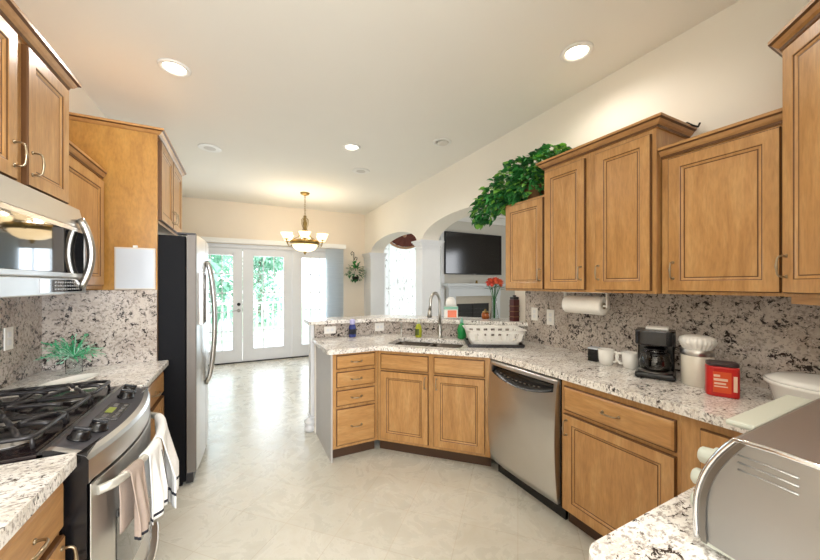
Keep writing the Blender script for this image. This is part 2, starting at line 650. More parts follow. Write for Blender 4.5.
# french doors
dw = (DX1 - DX0 - .05) / 3
for i in range(3):
    x0 = DX0 + .02 + i * (dw + .005)
    x1 = x0 + dw
    gx0, gx1, gz0, gz1 = x0 + .165, x1 - .145, .235, 1.975
    mb = MB()
    ya, yb = YB + .03, YB + .075
    mb.box(x0, gx0, ya, yb, .02, 2.085).box(gx1, x1, ya, yb, .02, 2.085)
    mb.box(gx0, gx1, ya, yb, .02, gz0).box(gx0, gx1, ya, yb, gz1, 2.085)
    for s in (-1, 1):    # glazing bead
        mb.rings  # bead made of thin bars
    mb.box(gx0 - .025, gx0 + .012, ya - .008, yb + .008, gz0 - .025, gz1 + .025).box(gx1 - .012, gx1 + .025, ya - .008, yb + .008, gz0 - .025, gz1 + .025)
    mb.box(gx0, gx1, ya - .008, yb + .008, gz0 - .025, gz0 + .012).box(gx0, gx1, ya - .008, yb + .008, gz1 - .012, gz1 + .025)
    d = struct(mb.obj('door_%d' % (i + 1), 'trim'))
    mu = MB()
    for q in (1, 2):
        x = gx0 + (gx1 - gx0) * q / 3
        mu.box(x - .008, x + .008, ya + .012, yb - .012, gz0, gz1)
    for q in range(1, 5):
        z = gz0 + (gz1 - gz0) * q / 5
        mu.box(gx0, gx1, ya + .012, yb - .012, z - .008, z + .008)
    mu.obj('muntin', 'trim', d)
    MB().box(gx0, gx1, (ya + yb) / 2 - .003, (ya + yb) / 2 + .003, gz0, gz1).obj('pane', 'glass', d)
    if i == 0:
        xh = x1 - .06
        T = Matrix.Translation((xh, ya - .001, 0)) @ Matrix.Rotation(R(90), 4, 'X')
        h = MB(T).lathe([(.03, 0), (.03, .008), (.022, .014), (.012, .016), (.001, .016)], (0, 1.07, 0), 16).obj('deadbolt', 'handle_black', d)
        h = MB(T).lathe([(.028, 0), (.028, .008), (.01, .012), (.01, .04)], (0, .955, 0), 16)
        h.T = Matrix()
        h.tube([(xh, ya - .04, .955), (xh + .03, ya - .045, .957), (xh - .02 + .12, ya - .045, .95)] if 0 else [(xh, ya - .04, .955), (xh - .05, ya - .045, .957), (xh - .11, ya - .042, .952)], .008, 8)
        h.obj('lever_handle', 'nickel', d)
struct(MB().box(DX0, DX1, YB + .005, YB + .14, 0, .02, .004).obj('trim_5', 'handle_black'))
mb = MB().box(DX0, DX0 + .018, YB + .02, YB + .1, .02, DZ).box(DX1 - .018, DX1, YB + .02, YB + .1, .02, DZ).box(DX0, DX1, YB + .02, YB + .1, 2.087, DZ)
struct(mb.obj('trim_6', 'trim'))

# vertical blind with its headrail, vanes stacked to the right
vb = thing('vertical_blind', 'grey-white vertical blind stacked at the right of the french doors under a long headrail', 'blind', (1.66, YB - .09, 2.16))
mb = MB(Matrix.Translation((-1.66, -(YB - .09), -2.16)))
mb.box(-.97, 1.90, YB - .115, YB - .10, 2.165, 2.255, .004).box(-.97, 1.90, YB - .10, YB - .025, 2.235, 2.255).box(1.885, 1.90, YB - .10, YB - .025, 2.165, 2.25)
mb.obj('headrail', 'white', vb)
for i in range(14):
    x = -.14 + i * .0225
    mb = MB(Matrix.Translation((x, -.01, 0)) @ Matrix.Rotation(R(-52), 4, 'Z'))
    mb.grid(lambda u, v: ((u - .5) * .088, .006 * math.sin(u * math.pi), -.005 - v * 2.09), 4, 1)
    mb.obj('vane', 'vane', vb)

# outside: deck, railing, lawn, trees
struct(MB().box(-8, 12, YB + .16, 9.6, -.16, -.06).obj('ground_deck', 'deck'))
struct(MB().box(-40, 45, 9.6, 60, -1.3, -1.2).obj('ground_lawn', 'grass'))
rl = thing('deck_railing', 'white baluster railing along the deck beyond the french doors', 'railing', (1, 9.4, -.06))
MB().box(-5, 5, -.045, .045, 1.0, 1.04, .006).obj('top_rail', 'rail', rl)
MB().box(-5, 5, -.02, .02, .12, .19).obj('bottom_rail', 'rail', rl)
for i in range(-4, 6, 2):
    MB().box(i - .05, i + .05, -.05, .05, 0, 1.1, .005).obj('post', 'rail', rl)
bl = MB().box(-.02, .02, -.02, .02, .15, 1.01).obj('baluster', 'rail', rl)
bl.location.x = -3.4
for i in range(1, 60):
    c = bl.copy()
    COL.objects.link(c)
    c.location.x = -3.4 + i * .13


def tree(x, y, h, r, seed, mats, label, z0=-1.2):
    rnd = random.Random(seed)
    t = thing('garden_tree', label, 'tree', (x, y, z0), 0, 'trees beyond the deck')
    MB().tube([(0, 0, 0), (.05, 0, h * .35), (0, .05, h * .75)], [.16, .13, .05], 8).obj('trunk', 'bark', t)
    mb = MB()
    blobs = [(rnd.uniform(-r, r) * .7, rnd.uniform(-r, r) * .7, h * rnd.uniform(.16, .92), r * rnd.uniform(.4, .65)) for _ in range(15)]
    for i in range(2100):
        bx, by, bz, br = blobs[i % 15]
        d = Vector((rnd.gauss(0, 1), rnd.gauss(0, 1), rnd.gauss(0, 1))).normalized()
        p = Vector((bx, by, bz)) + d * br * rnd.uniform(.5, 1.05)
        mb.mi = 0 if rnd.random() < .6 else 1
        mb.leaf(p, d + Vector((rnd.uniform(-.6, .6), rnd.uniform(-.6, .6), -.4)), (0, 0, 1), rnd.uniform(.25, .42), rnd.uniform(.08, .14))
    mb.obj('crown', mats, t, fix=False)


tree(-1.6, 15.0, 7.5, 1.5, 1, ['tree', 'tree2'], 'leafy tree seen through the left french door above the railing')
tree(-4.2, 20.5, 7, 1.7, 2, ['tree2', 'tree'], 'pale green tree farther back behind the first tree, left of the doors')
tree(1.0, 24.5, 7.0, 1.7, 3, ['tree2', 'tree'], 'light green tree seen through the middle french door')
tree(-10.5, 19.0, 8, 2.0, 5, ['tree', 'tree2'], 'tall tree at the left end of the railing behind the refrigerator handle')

# ---------------------------------------------------------------- living room beyond the arches
LZ = 3.35
struct(MB().box(XR + TH, 7.6, .4, YB + .15, LZ, LZ + .1).obj('ceiling_living', 'ceil'))
struct(MB().box(XR + .0, XR + TH, .3, YB + .15, ZC, LZ).obj('wall_living_left', 'living_wall'))
WX0, WX1, WZ0, WZ1 = 2.72, 3.86, .45, 2.5
yl = 6.70
mb = MB().box(XR + TH, WX0, yl, yl + .15, 0, LZ).box(WX1, 7.5, yl, yl + .15, 0, LZ).box(WX0, WX1, yl, yl + .15, 0, WZ0).box(WX0, WX1, yl, yl + .15, WZ1, LZ)
struct(mb.obj('wall_living_back', 'living_wall'))
struct(MB().box(XR + TH, 7.6, .3, .4, 0, LZ).obj('wall_living_near', 'living_wall'))
struct(MB().box(7.5, 7.65, .3, .65, 0, LZ).box(7.5, 7.65, 2.25, YB + .15, 0, LZ).box(7.5, 7.65, .65, 2.25, 0, .8).box(7.5, 7.65, .65, 2.25, 2.75, LZ).obj('wall_living_right', 'living_wall'))  # opening made up for the living room fill
mb = MB().box(WX0, WX0 + .05, yl + .04, yl + .1, WZ0, WZ1).box(WX1 - .05, WX1, yl + .04, yl + .1, WZ0, WZ1).box(WX0, WX1, yl + .04, yl + .1, WZ0, WZ0 + .05).box(WX0, WX1, yl + .04, yl + .1, WZ1 - .05, WZ1).box(WX0, WX1, yl + .05, yl + .09, 1.45, 1.5)
wn = struct(mb.obj('window_1', 'trim'))
MB().box(WX0 + .05, WX1 - .05, yl + .067, yl + .073, WZ0 + .05, WZ1 - .05).obj('pane', 'glass', wn)
cu = MB().grid(lambda u, v: (2.68 + u * 1.2, yl - .10 + .022 * math.sin(u * 44) + .008 * math.sin(u * 97), .06 + v * 2.46), 90, 6).obj('sheer_curtain', 'sheer')
tag(cu, 'white patterned sheer curtain hanging in the window seen through the far arch', 'curtain')
# fan swag
sw = thing('window_swag', 'burgundy fan-shaped swag valance above the patterned sheer curtain', 'valance', (3.16, yl - .16, 2.53))
mb = MB()
mb.grid(lambda u, v: ((v) * .40 * math.cos(math.pi * u), -.03 - .02 * abs(math.sin(u * 24)) * v, -v * (.27) * math.sin(math.pi * u)), 60, 6)
mb.grid(lambda u, v: ((v) * .40 * math.cos(math.pi * u), -.03 - .02 * abs(math.sin(u * 24)) * v, v * (.12) * math.sin(math.pi * u)), 60, 6)
mb.obj('pleated_fan', 'burgundy', sw, solid=.004)
MB().grid(lambda u, v: ((.40 + .06 * v) * math.cos(math.pi * u), -.025 - .008 * math.sin(u * 60), -(.27 + .05 * v) * math.sin(math.pi * u)), 60, 2).obj('fringe', 'tan_trim', sw, solid=.004)
MB().ball((0, -.05, -.02), .05, 12, 8, 1, .6, 1).obj('rosette', 'tan_trim', sw)

# chimney breast with tv and fireplace
yc = 6.42
FX0, FX1 = 4.13, 6.4
struct(MB().box(FX0, FX1, yc, yl - .001, 0, LZ - .001).obj('wall_chimney', 'living_wall'))
mb = MB()
mb.sweep([(FX0, yl - .002), (FX0, yc), (FX1, yc), (FX1, yl - .002)], [(.001, 0), (.03, 0), (.04, .05), (.1, .14), (.13, .16), (.13, .22), (.001, .22)][::-1], 2.93)
struct(mb.obj('trim_7', 'white'))
struct(MB().box(FX0 - .10, FX0 - .002, yc - .03, yl - .002, 0, 2.70).box(FX0 - .13, FX0 - .002, yc - .06, yl - .002, 2.70, 2.78).obj('trim_8', 'trim'))
fp = thing('fireplace', 'white mantel fireplace with black firebox below the television', 'fireplace', (4.94, yc - .001, 0))
mb = MB().box(-.86, .86, -.26, 0, 1.40, 1.46, .006).box(-.80, .80, -.20, 0, 1.35, 1.40, .006).box(-.76, .76, -.15, 0, 1.16, 1.35, .004)
mb.box(-.76, -.56, -.13, 0, 0, 1.16, .004).box(.56, .76, -.13, 0, 0, 1.16, .004)
mb.obj('mantel', 'mantel', fp)
MB().box(-.56, -.48, -.05, 0, 0, 1.16).box(.48, .56, -.05, 0, 0, 1.16).box(-.48, .48, -.05, 0, .98, 1.16).obj('stone_surround', 'stone', fp)
mb = MB().box(-.48, .48, -.03, -.005, .2, .98)
for i in range(7):
    mb.box(-.45, .45, -.045, -.03, .30 + i * .09, .315 + i * .09)
mb.box(-.012, .012, -.047, -.03, .25, .95)
mb.obj('firebox', 'firebox', fp)
MB().box(-.86, .86, -.5, -.14, 0, .06, .006).obj('hearth', 'stone', fp)
tv = thing('television', 'large flat black television on the wall above the fireplace mantel', 'television', (4.96, yc - .002, 1.67))
MB().box(-.84, .84, -.07, -.02, 0, .985, .006).box(-.3, .3, -.02, 0, .3, .7).obj('bezel', 'rubber', tv)
MB().box(-.822, .822, -.0725, -.070, .022, .965).obj('screen', 'tv', tv)
MB().box(-.03, .03, -.075, -.07, .008, .014).obj('badge', 'nickel', tv)
tag(MB().lathe([(.03, 0), (.035, .01), (.02, .03), (.03, .06), (.001, .075)], (4.97, yc - .13, 1.461), 14).obj('mantel_ornament', 'brass'), 'tiny gold ornament on the mantel shelf under the television', 'ornament')

# ---------------------------------------------------------------- cabinets
PROF = [(0, 0), (0, -.015), (.004, -.020), (.052, -.020), (.055, -.0185), (.059, -.0155), (.066, -.0135), (.069, -.0105), (.074, -.0105)]
PM = [1, 1, 0, 0, 1, 0, 0, 1]  # outer segments paint in the shadow gap round the door; inner ones are glaze
CROWN = [(0, 0), (.010, 0), (.014, .012), (.024, .020), (.034, .034), (.044, .040), (.044, .054), (0, .054)]

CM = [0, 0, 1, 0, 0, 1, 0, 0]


def pull(mb, x, z, y, vert, L=.085):
    pts, rs = [], []
    for t, out in ((0, 0), (.0, .016), (.03, .024), (.12, .029), (.3, .031), (.44, .032), (.5, .032), (.56, .032), (.7, .031), (.88, .029), (.97, .024), (1, .016), (1, 0)):
        q = (t - .5) * L
        pts.append((x, y - out, z + q) if vert else (x + q, y - out, z))
        rs.append(.0038 + .0018 * math.exp(-((t - .5) / .1) ** 2))
    mb.tube(pts, rs, 8)
    for s in (-.5, .5):
        T = mb.T
        mb.T = T @ Matrix.Translation((x + (0 if vert else s * L), y, z + (s * L if vert else 0))) @ Matrix.Rotation(R(90), 4, 'X')
        mb.lathe([(.008, 0), (.007, .003), (.004, .005)], (0, 0, 0), 10)
        mb.T = T


def add_door(root, x0, x1, z0, z1, hnd=None, y=0):
    d = MB().rings(x0, x1, z0, z1, [(i, yy + y) for i, yy in PROF], PM).obj('door', ['wood', 'glaze_gap_shade'], root)
    if hnd:
        mb = MB()
        pull(mb, hnd[0], hnd[1], y - .020, True)
        mb.obj('handle', 'pewter', d)
    return d


def add_drawer(root, x0, x1, z0, z1, hnd=True, y=0):
    d = MB().rings(x0, x1, z0, z1, [(0, y), (0, y - .012), (.005, y - .015), (.014, y - .020), (.02, y - .020)], [1, 1, 0, 0]).obj('drawer', ['wood_h', 'glaze_gap_shade'], root)  # brown outer edge paints in the shadow gap round the drawer
    if hnd:
        mb = MB()
        pull(mb, (x0 + x1) / 2, (z0 + z1) / 2, y - .020, False)
        mb.obj('handle', 'pewter', d)
    return d


def cabinet(label, loc, rz, w, d, z0, z1, base=False, crown=None, co=1, side='wood', group=None, name=None):
    t = thing(name or ('base_cabinet' if base else 'wall_cabinet'), label, 'cabinet', loc, rz, group)
    if base:
        MB().box(0, w, 0, d, .10, z1).obj('body', side, t)
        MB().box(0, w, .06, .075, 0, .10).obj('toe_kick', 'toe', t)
    else:
        MB().box(0, w, 0, d, z0, z1).obj('body', side, t)
    if crown:
        path = {'l': [(0, d), (0, 0), (w, 0)], 'r': [(0, 0), (w, 0), (w, d)], 'lr': [(0, d), (0, 0), (w, 0), (w, d)], 'f': [(0, 0), (w, 0)]}[crown]
        MB().sweep(path, [(o_ * co, h_) for o_, h_ in CROWN[::-1]], z1 - .012, CM).obj('crown_moulding', ['crown', 'glaze_gap_shade'], t)
    return t


BT = .8735
# --- right run, facing -X (local x runs towards the camera)
c = cabinet('base cabinet with one wide drawer above a single door, right of the dishwasher', (1.70, 1.345, 0), -90, .60, .62, 0, BT, True)
add_drawer(c, .02, .585, .695, .835)
add_door(c, .02, .585, .115, .675, (.045, .60))
c = cabinet('corner base cabinet with a narrow door, mostly behind the toaster oven', (1.70, .744, 0), -90, .315, .62, 0, BT, True)
add_door(c, .07, .30, .115, .835)
# corner base under the near counter, facing +Y
c = cabinet('base cabinet under the near counter below the toaster oven', (1.66, .40, 0), 180, 1.04, .60, 0, BT, True)
add_door(c, .05, .52, .115, .835, (.49, .76))
add_door(c, .54, 1.01, .115, .835, (.57, .76))

# dishwasher
dwr = thing('dishwasher', 'stainless steel dishwasher with a bowed front between the sink and drawer cabinets', 'dishwasher', (1.70, 1.962, 0), -90)
MB().box(.005, .608, 0, .58, .10, .868).obj('body', 'black', dwr)
MB().box(.01, .603, .05, .07, 0, .10).obj('toe_kick', 'black', dwr)


def bowx(t, a):
    return a * (1 - (2 * t - 1) ** 2)


def dishdoor(u, v):
    x = .010 + .593 * u
    z = .115 + v * .745
    return (x, -.022 - .028 * math.sin(math.pi * min(1, (z - .115) / .75)) ** .8 - .010 * (1 - (2 * u - 1) ** 2), z)


mb = MB()
# steel panel below a curved pocket
arc = lambda u: .735 + .055 * (2 * u - 1) ** 2 if 1 else 0
mb.grid(lambda u, v: dishdoor(u, (arc(u) - .115) / .745 * v), 24, 16)
mb.grid(lambda u, v: dishdoor(u, (.832 - .115 + v * .028) / .745), 24, 2)
mb.grid(lambda u, v: dishdoor(u * .035, (arc(u * .035) - .115 + v * (.832 - arc(u * .035))) / .745), 2, 4)
mb.grid(lambda u, v: dishdoor(.965 + u * .035, (arc(.965 + u * .035) - .115 + v * (.832 - arc(.965 + u * .035))) / .745), 2, 4)
for xx in (0, 1):
    mb.grid(lambda u, v: (dishdoor(xx, v)[0], dishdoor(xx, v)[1] * u, dishdoor(xx, v)[2]), 1, 16)
mb.grid(lambda u, v: (dishdoor(u, 1)[0], dishdoor(u, 1)[1] * v, .860), 24, 1)
mb.grid(lambda u, v: (dishdoor(u, 0)[0], dishdoor(u, 0)[1] * v, .115), 24, 1)
dd = mb.obj('door', 'steel', dwr)
mb = MB()


def pocket(u, v):
    uu = .035 + .93 * u
    a = arc(uu)
    z = a + (.832 - a) * v
    p = dishdoor(uu, (z - .115) / .745)
    return (p[0], p[1] + .004 + .022 * math.sin(math.pi * v) ** .6, z)


mb.grid(pocket, 24, 8)
pk = mb.obj('handle_pocket', 'black', dd)
mb = MB()
for i in range(10):
    q = pocket(.15 + i * .07, .35)
    mb.box(q[0] - .008, q[0] + .008, q[1] - .003, q[1] + .002, q[2] - .003, q[2] + .003)
mb.obj('control_buttons', 'steel_dark', dd)

# sink base, diagonal
sk = thing('base_cabinet', 'diagonal sink base cabinet with two doors under the sink', 'cabinet', (1.03, 2.65, 0), -45)
SW = .945
MB().box(0, SW, 0, .02, .10, BT).box(0.02, SW - .02, .02, .5, .10, .12).obj('body', 'wood', sk)
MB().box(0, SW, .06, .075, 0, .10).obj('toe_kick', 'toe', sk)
add_drawer(sk, .035, .455, .715, .845, False)
add_drawer(sk, .500, .905, .715, .845, False)
add_door(sk, .035, .455, .125, .700, (.43, .63))
add_door(sk, .500, .905, .125, .700, (.525, .63))
# drawer stack at the peninsula end
c = cabinet('narrow base cabinet with a stack of four drawers at the peninsula end', (.645, 2.65, 0), 0, .382, .585, 0, BT, True)
for z0, z1 in ((.745, .855), (.595, .720), (.445, .570), (.125, .420)):
    add_drawer(c, .03, .360, z0, z1)
MB().box(-.014, 0, -.005, .585, .0, BT).obj('end_panel', mat('end_panel_grey', '#b9b6b4', .4), c)

# --- left run, facing +X (local x runs away from the camera)
c = cabinet('base cabinet with drawer nearest the camera on the left of the gas range', (-.495, .915, 0), 90, .455, .59, 0, BT, True)
add_drawer(c, .02, .44, .70, .845)
add_door(c, .02, .44, .115, .68, (.415, .61))
c = cabinet('narrow base cabinet between the gas range and the refrigerator', (-.495, 2.135, 0), 90, .64, .59, 0, BT, True)
add_drawer(c, .02, .62, .70, .845)
add_door(c, .02, .62, .115, .68, (.05, .61))

# --- left wall cabinets
c = cabinet('wall cabinet with two doors directly above the microwave', (-.75, 1.36, 0), 90, .775, .338, 1.795, 2.37, crown='r')
add_door(c, .02, .36, 1.81, 2.345, (.335, 1.90))
add_door(c, .425, .760, 1.81, 2.345, (.452, 1.90))
c = cabinet('short wall cabinet between the microwave and the refrigerator side panel', (-.80, 2.137, 0), 90, .633, .288, 1.405, 2.115, crown='f', co=.55)
add_door(c, .03, .60, 1.425, 2.085, (.06, 1.52))
# refrigerator enclosure: tall side panel and the cabinet above
c = cabinet('deep wall cabinet with two doors above the refrigerator and its tall golden side panel', (-.522, 2.80, 0), 90, .93, .565, 1.86, 2.45, crown='lr')
MB().box(-.022, -.001, -.005, .565, .001, 2.45).obj('side_panel', 'wood_panel', c)
add_door(c, .03, .45, 1.88, 2.43, (.42, 1.97))
add_door(c, .475, .90, 1.88, 2.43, (.505, 1.97))
c['label'] = 'deep wall cabinet above the refrigerator with a tall golden side panel'

# --- right wall cabinets
c = cabinet('low rosy wall cabinet with a single door under the ivy', (2.03, 2.17, 0), -90, .425, .305, 1.380, 2.11, crown=None)
add_door(c, .015, .41, 1.395, 2.09, (.385, 1.505))
c = cabinet('tall wall cabinet with two doors and crown moulding, beside the ivy', (2.005, 1.738, 0), -90, .745, .332, 1.380, 2.295, crown='lr')
add_door(c, .012, .335, 1.395, 2.255, (.31, 1.505))
add_door(c, .405, .725, 1.395, 2.255, (.43, 1.505))
c = cabinet('wall cabinet with one wide door above the coffee can', (2.045, .985, 0), -90, .462, .292, 1.380, 2.125, crown='f')
add_door(c, .035, .450, 1.395, 2.10, (.06, 1.505))
# diagonal corner cabinet, tallest
s2 = math.sqrt(.5)
c = thing('wall_cabinet', 'tallest corner wall cabinet set diagonally at the right edge above the toaster oven', 'cabinet', (2.015, .521, 0), -135)
fw = .46


def loc_of(x, y):       # world xy to the local frame of the diagonal cabinet
    dx, dy = x - 2.015, y - .521
    return (-s2 * dx - s2 * dy, s2 * dx - s2 * dy)


corner = [(0, 0), (fw, 0)] + [loc_of(*p) for p in ((2.015 - fw * s2, YN + .002), (XR - .002, YN + .002), (XR - .002, .521))]
MB().prism(corner, 1.380, 2.42).obj('body', 'wood', c)
MB().sweep([corner[4], (0, 0), (fw, 0), corner[2]], CROWN[::-1], 2.408, CM).obj('crown_moulding', ['crown', 'glaze_gap_shade'], c)
add_door(c, .02, fw - .02, 1.395, 2.395, (.045, 1.505))
MB().box(.02, fw - .02, .01, .03, 1.352, 1.380).obj('light_rail', 'wood_h', c)

# ---------------------------------------------------------------- counters and backsplashes


def rounded(poly, rad, idx, n=6):
    out = []
    for i, p in enumerate(poly):
        if i not in idx:
            out.append(p)
            continue
        P = Vector(p)
        a = (Vector(poly[i - 1]) - P).normalized()
        b = (Vector(poly[(i + 1) % len(poly)]) - P).normalized()
        s, e = P + a * rad, P + b * rad
        for k in range(n + 1):
            t = k / n
            q = s * (1 - t) ** 2 + P * 2 * t * (1 - t) + e * t * t
            out.append((q.x, q.y))
    return out


def slab(name, loops, z0, z1, m, loc=None):
    bm = bmesh.new()
    allv = []
    for z in (z0, z1):
        es = []
        lv = []
        for lp in loops:
            vs = [bm.verts.new((x, y, z)) for x, y in lp]
            es += [bm.edges.new((vs[i], vs[(i + 1) % len(vs)])) for i in range(len(vs))]
            lv.append(vs)
        bmesh.ops.triangle_fill(bm, use_beauty=True, use_dissolve=False, edges=es)
        allv.append(lv)
    for a, b in zip(*allv):
        n = len(a)
        for i in range(n):
            bm.faces.new((a[i], a[(i + 1) % n], b[(i + 1) % n], b[i]))
    bmesh.ops.recalc_face_normals(bm, faces=bm.faces)
    me = bpy.data.meshes.new(name)
    bm.to_mesh(me)
    bm.free()
    me.materials.append(M[m])
    o = bpy.data.objects.new(name, me)
    COL.objects.link(o)
    md = o.modifiers.new('edge', 'BEVEL')
    md.width = .009
    md.segments = 3
    md.limit_method = 'ANGLE'
    return o


def sl(x, y):     # local frame of the diagonal sink front -> world
    return (1.365 + s2 * x + s2 * y, 2.315 - s2 * x + s2 * y)


outer = [(.595, 2.605), (1.022, 2.605), (1.665, 1.962), (1.665, .425), (.585, .425), (.585, YN + .002), (2.338, YN + .002), (2.338, 2.255), (1.348, 3.245), (.595, 3.245)]
outer = rounded(outer, .05, (0, 4), 6)
HX0, HX1, HY0, HY1 = -.42, .23, .065, .455
hole = rounded([sl(HX0, HY0), sl(HX1, HY0), sl(HX1, HY1), sl(HX0, HY1)], .07, (0, 1, 2, 3), 5)
tag(slab('countertop', [outer, hole], .874, CT, 'granite'), 'long speckled white granite countertop wrapping from the toaster oven to the peninsula', 'countertop')
tag(slab('countertop', [rounded([(-.452, .90), (-.452, 1.372), (XL + .002, 1.372), (XL + .002, .90)], .015, (1,))], .874, CT, 'granite'), 'granite countertop at the lower left, before the gas range', 'countertop')
tag(slab('countertop', [[(-.452, 2.133), (-.452, 2.775), (XL + .002, 2.775), (XL + .002, 2.133)]], .874, CT, 'granite'), 'small granite countertop between the gas range and refrigerator', 'countertop')
# bar
bar = [(.555, 3.19), (1.325, 3.19), (2.335, 2.18), (2.335, 2.40), (2.595, 2.40), (1.497, 3.50), (.555, 3.50)]
bar = rounded(bar, .03, (0, 6), 4)
tag(slab('bar_top', [bar], 1.048, 1.085, 'granite'), 'raised granite bar top behind the sink', 'countertop')
struct(MB().prism([(.62, 3.262), (1.356, 3.262), (2.338, 2.28), (2.338, 2.445), (1.404, 3.378), (.62, 3.378)], 0, 1.047).obj('wall_bar', 'wall'))
mb = MB().prism([(.62, 3.247), (1.3495, 3.247), (2.336, 2.2605), (2.336, 2.2795), (1.3555, 3.2605), (.62, 3.2605)], CT + .0005, 1.0475)
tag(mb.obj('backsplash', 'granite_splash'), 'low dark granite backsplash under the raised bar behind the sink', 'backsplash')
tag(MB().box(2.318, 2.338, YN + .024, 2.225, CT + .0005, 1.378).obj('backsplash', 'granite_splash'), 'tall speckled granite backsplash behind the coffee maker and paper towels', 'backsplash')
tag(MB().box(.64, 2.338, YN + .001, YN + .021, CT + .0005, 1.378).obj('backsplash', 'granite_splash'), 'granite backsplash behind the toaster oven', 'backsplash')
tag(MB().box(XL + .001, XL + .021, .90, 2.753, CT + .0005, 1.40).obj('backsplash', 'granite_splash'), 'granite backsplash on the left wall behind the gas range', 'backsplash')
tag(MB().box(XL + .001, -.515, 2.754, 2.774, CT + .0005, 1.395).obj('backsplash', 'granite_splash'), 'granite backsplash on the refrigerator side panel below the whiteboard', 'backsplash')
# end post of the bar wall
pst = MB().box(.585, .618, 3.262, 3.378, .16, 1.0475, .006).box(.575, .619, 3.255, 3.385, .14, .16, .003)
pst.lathe([(.035, 0), (.05, .01), (.05, .05), (.035, .06), (.05, .085), (.055, .105), (.03, .125), (.025, .14)], (.585, 3.32, 0), 16)
struct(pst.obj('trim_9', 'trim'))

# kitchen sink
ks = thing('kitchen_sink', 'undermount double steel sink below the gooseneck faucet', 'sink', sl((HX0 + HX1) / 2, HY0) + (.70,), -45)
mb = MB()
hw, hd = (HX1 - HX0) / 2 + .008, HY1 - HY0 + .012


def basin(mb, x0, x1, y0, y1):
    zt, zb = .172, .0
    a = [(x0, y0), (x1, y0), (x1, y1), (x0, y1)]
    r1 = rounded(a, .06, (0, 1, 2, 3), 4)
    i = .02
    r2 = rounded([(x0 + i, y0 + i), (x1 - i, y0 + i), (x1 - i, y1 - i), (x0 + i, y1 - i)], .06, (0, 1, 2, 3), 4)
    n = len(r1)
    mb.add([p + (zt,) for p in r1] + [p + (zb + .02,) for p in r2], [(k, (k + 1) % n, n + (k + 1) % n, n + k) for k in range(n)], True)
    mb.add([p + (zb + .02,) for p in r2], [list(range(n))])


basin(mb, -hw, -.012, -.006, hd - .006)
basin(mb, .012, hw, -.006, hd - .006)
mb.box(-.0125, .0125, .0, hd - .012, .14, .1715)
mb.obj('basin', 'sink', ks)
for s in (-1, 1):
    MB().lathe([(.035, .021), (.035, .024), (.02, .026), (.001, .022)], (s * hw / 2, hd / 2, 0), 16).obj('drain', 'chrome', ks)

# faucet
fx = sl(-.05, .54)
fc = thing('kitchen_faucet', 'tall brushed nickel gooseneck faucet behind the sink', 'faucet', fx + (CT,), 0)
MB().lathe([(.03, 0), (.03, .008), (.022, .014), (.019, .03), (.017, .12), (.015, .13)], (0, 0, 0), 18).obj('base', 'nickel', fc)
dv = Vector((-.93, -.36, 0))
pp = [(0, 0, .12), (0, 0, .24), (0, 0, .33)]
for k in range(1, 11):
    a = math.pi * k / 10 * 1.03
    o = .075 * (1 - math.cos(a))
    pp.append((dv.x * o, dv.y * o, .33 + .105 * math.sin(a)))
e = Vector(pp[-1])
pp += [tuple(e + Vector((dv.x * .006, dv.y * .006, -.04)))]
MB().tube(pp, .015, 12).obj('spout', 'nickel', fc)
q = Vector(pp[-1])
MB().tube([q, q + Vector((dv.x * .004, dv.y * .004, -.03)), q + Vector((dv.x * .01, dv.y * .01, -.075))], [.017, .020, .021], 12).obj('spray_head', 'nickel', fc)
MB().tube([(0, 0, .07), (.03, -.03, .075), (.065, -.06, .10)], [.010, .008, .007], 8).obj('lever', 'nickel', fc)

# ---------------------------------------------------------------- gas range
rg = thing('gas_range', 'stainless gas range with black cooktop, left side', 'range', (-.43, 1.378, 0), 90)
RW = .75
MB().box(.002, RW - .002, .005, .635, .08, .905).box(.04, RW - .04, .06, .6, 0, .08).obj('body', 'black', rg)
bow = lambda x: -.052 * (1 - ((x - RW / 2) / (RW / 2)) ** 2)
mb = MB().box(.0, RW, .10, .637, .905, .925, .004)
mb.box(.03, RW - .03, .13, .61, .925, .9265)
mb.obj('cooktop', 'cooktop', rg)


def panel(u, v):
    x = RW * u
    b = bow(x)
    path = [(.118, .9265), (.100, .932), (.085, .930), (b + .025, .902), (b + .008, .893), (b, .880), (b, .812), (.0, .806)]
    t = v * (len(path) - 1)
    i = min(int(t), len(path) - 2)
    f = t - i
    return (x, path[i][0] * (1 - f) + path[i + 1][0] * f, path[i][1] * (1 - f) + path[i + 1][1] * f)


mb = MB()
mb.grid(panel, 28, 7, False, lambda u, v: 1 if v < .44 and v > .2 and .02 < u < .98 else 0)
for u in (0, 1):
    mb.mi = 2
    mb.add([panel(u, j / 7) for j in range(8)] + [(RW * u, .118, .806)], [list(range(9))])
cp = mb.obj('control_panel', ['steel', 'panel_grey', 'black'], rg)


def on_panel(x, t):      # point + tilt on the sloping fascia
    b = bow(x)
    y0, z0, y1, z1 = .085, .930, b + .025, .902
    return (x, y0 + (y1 - y0) * t, z0 + (z1 - z0) * t), math.atan2(z0 - z1, y0 - y1)


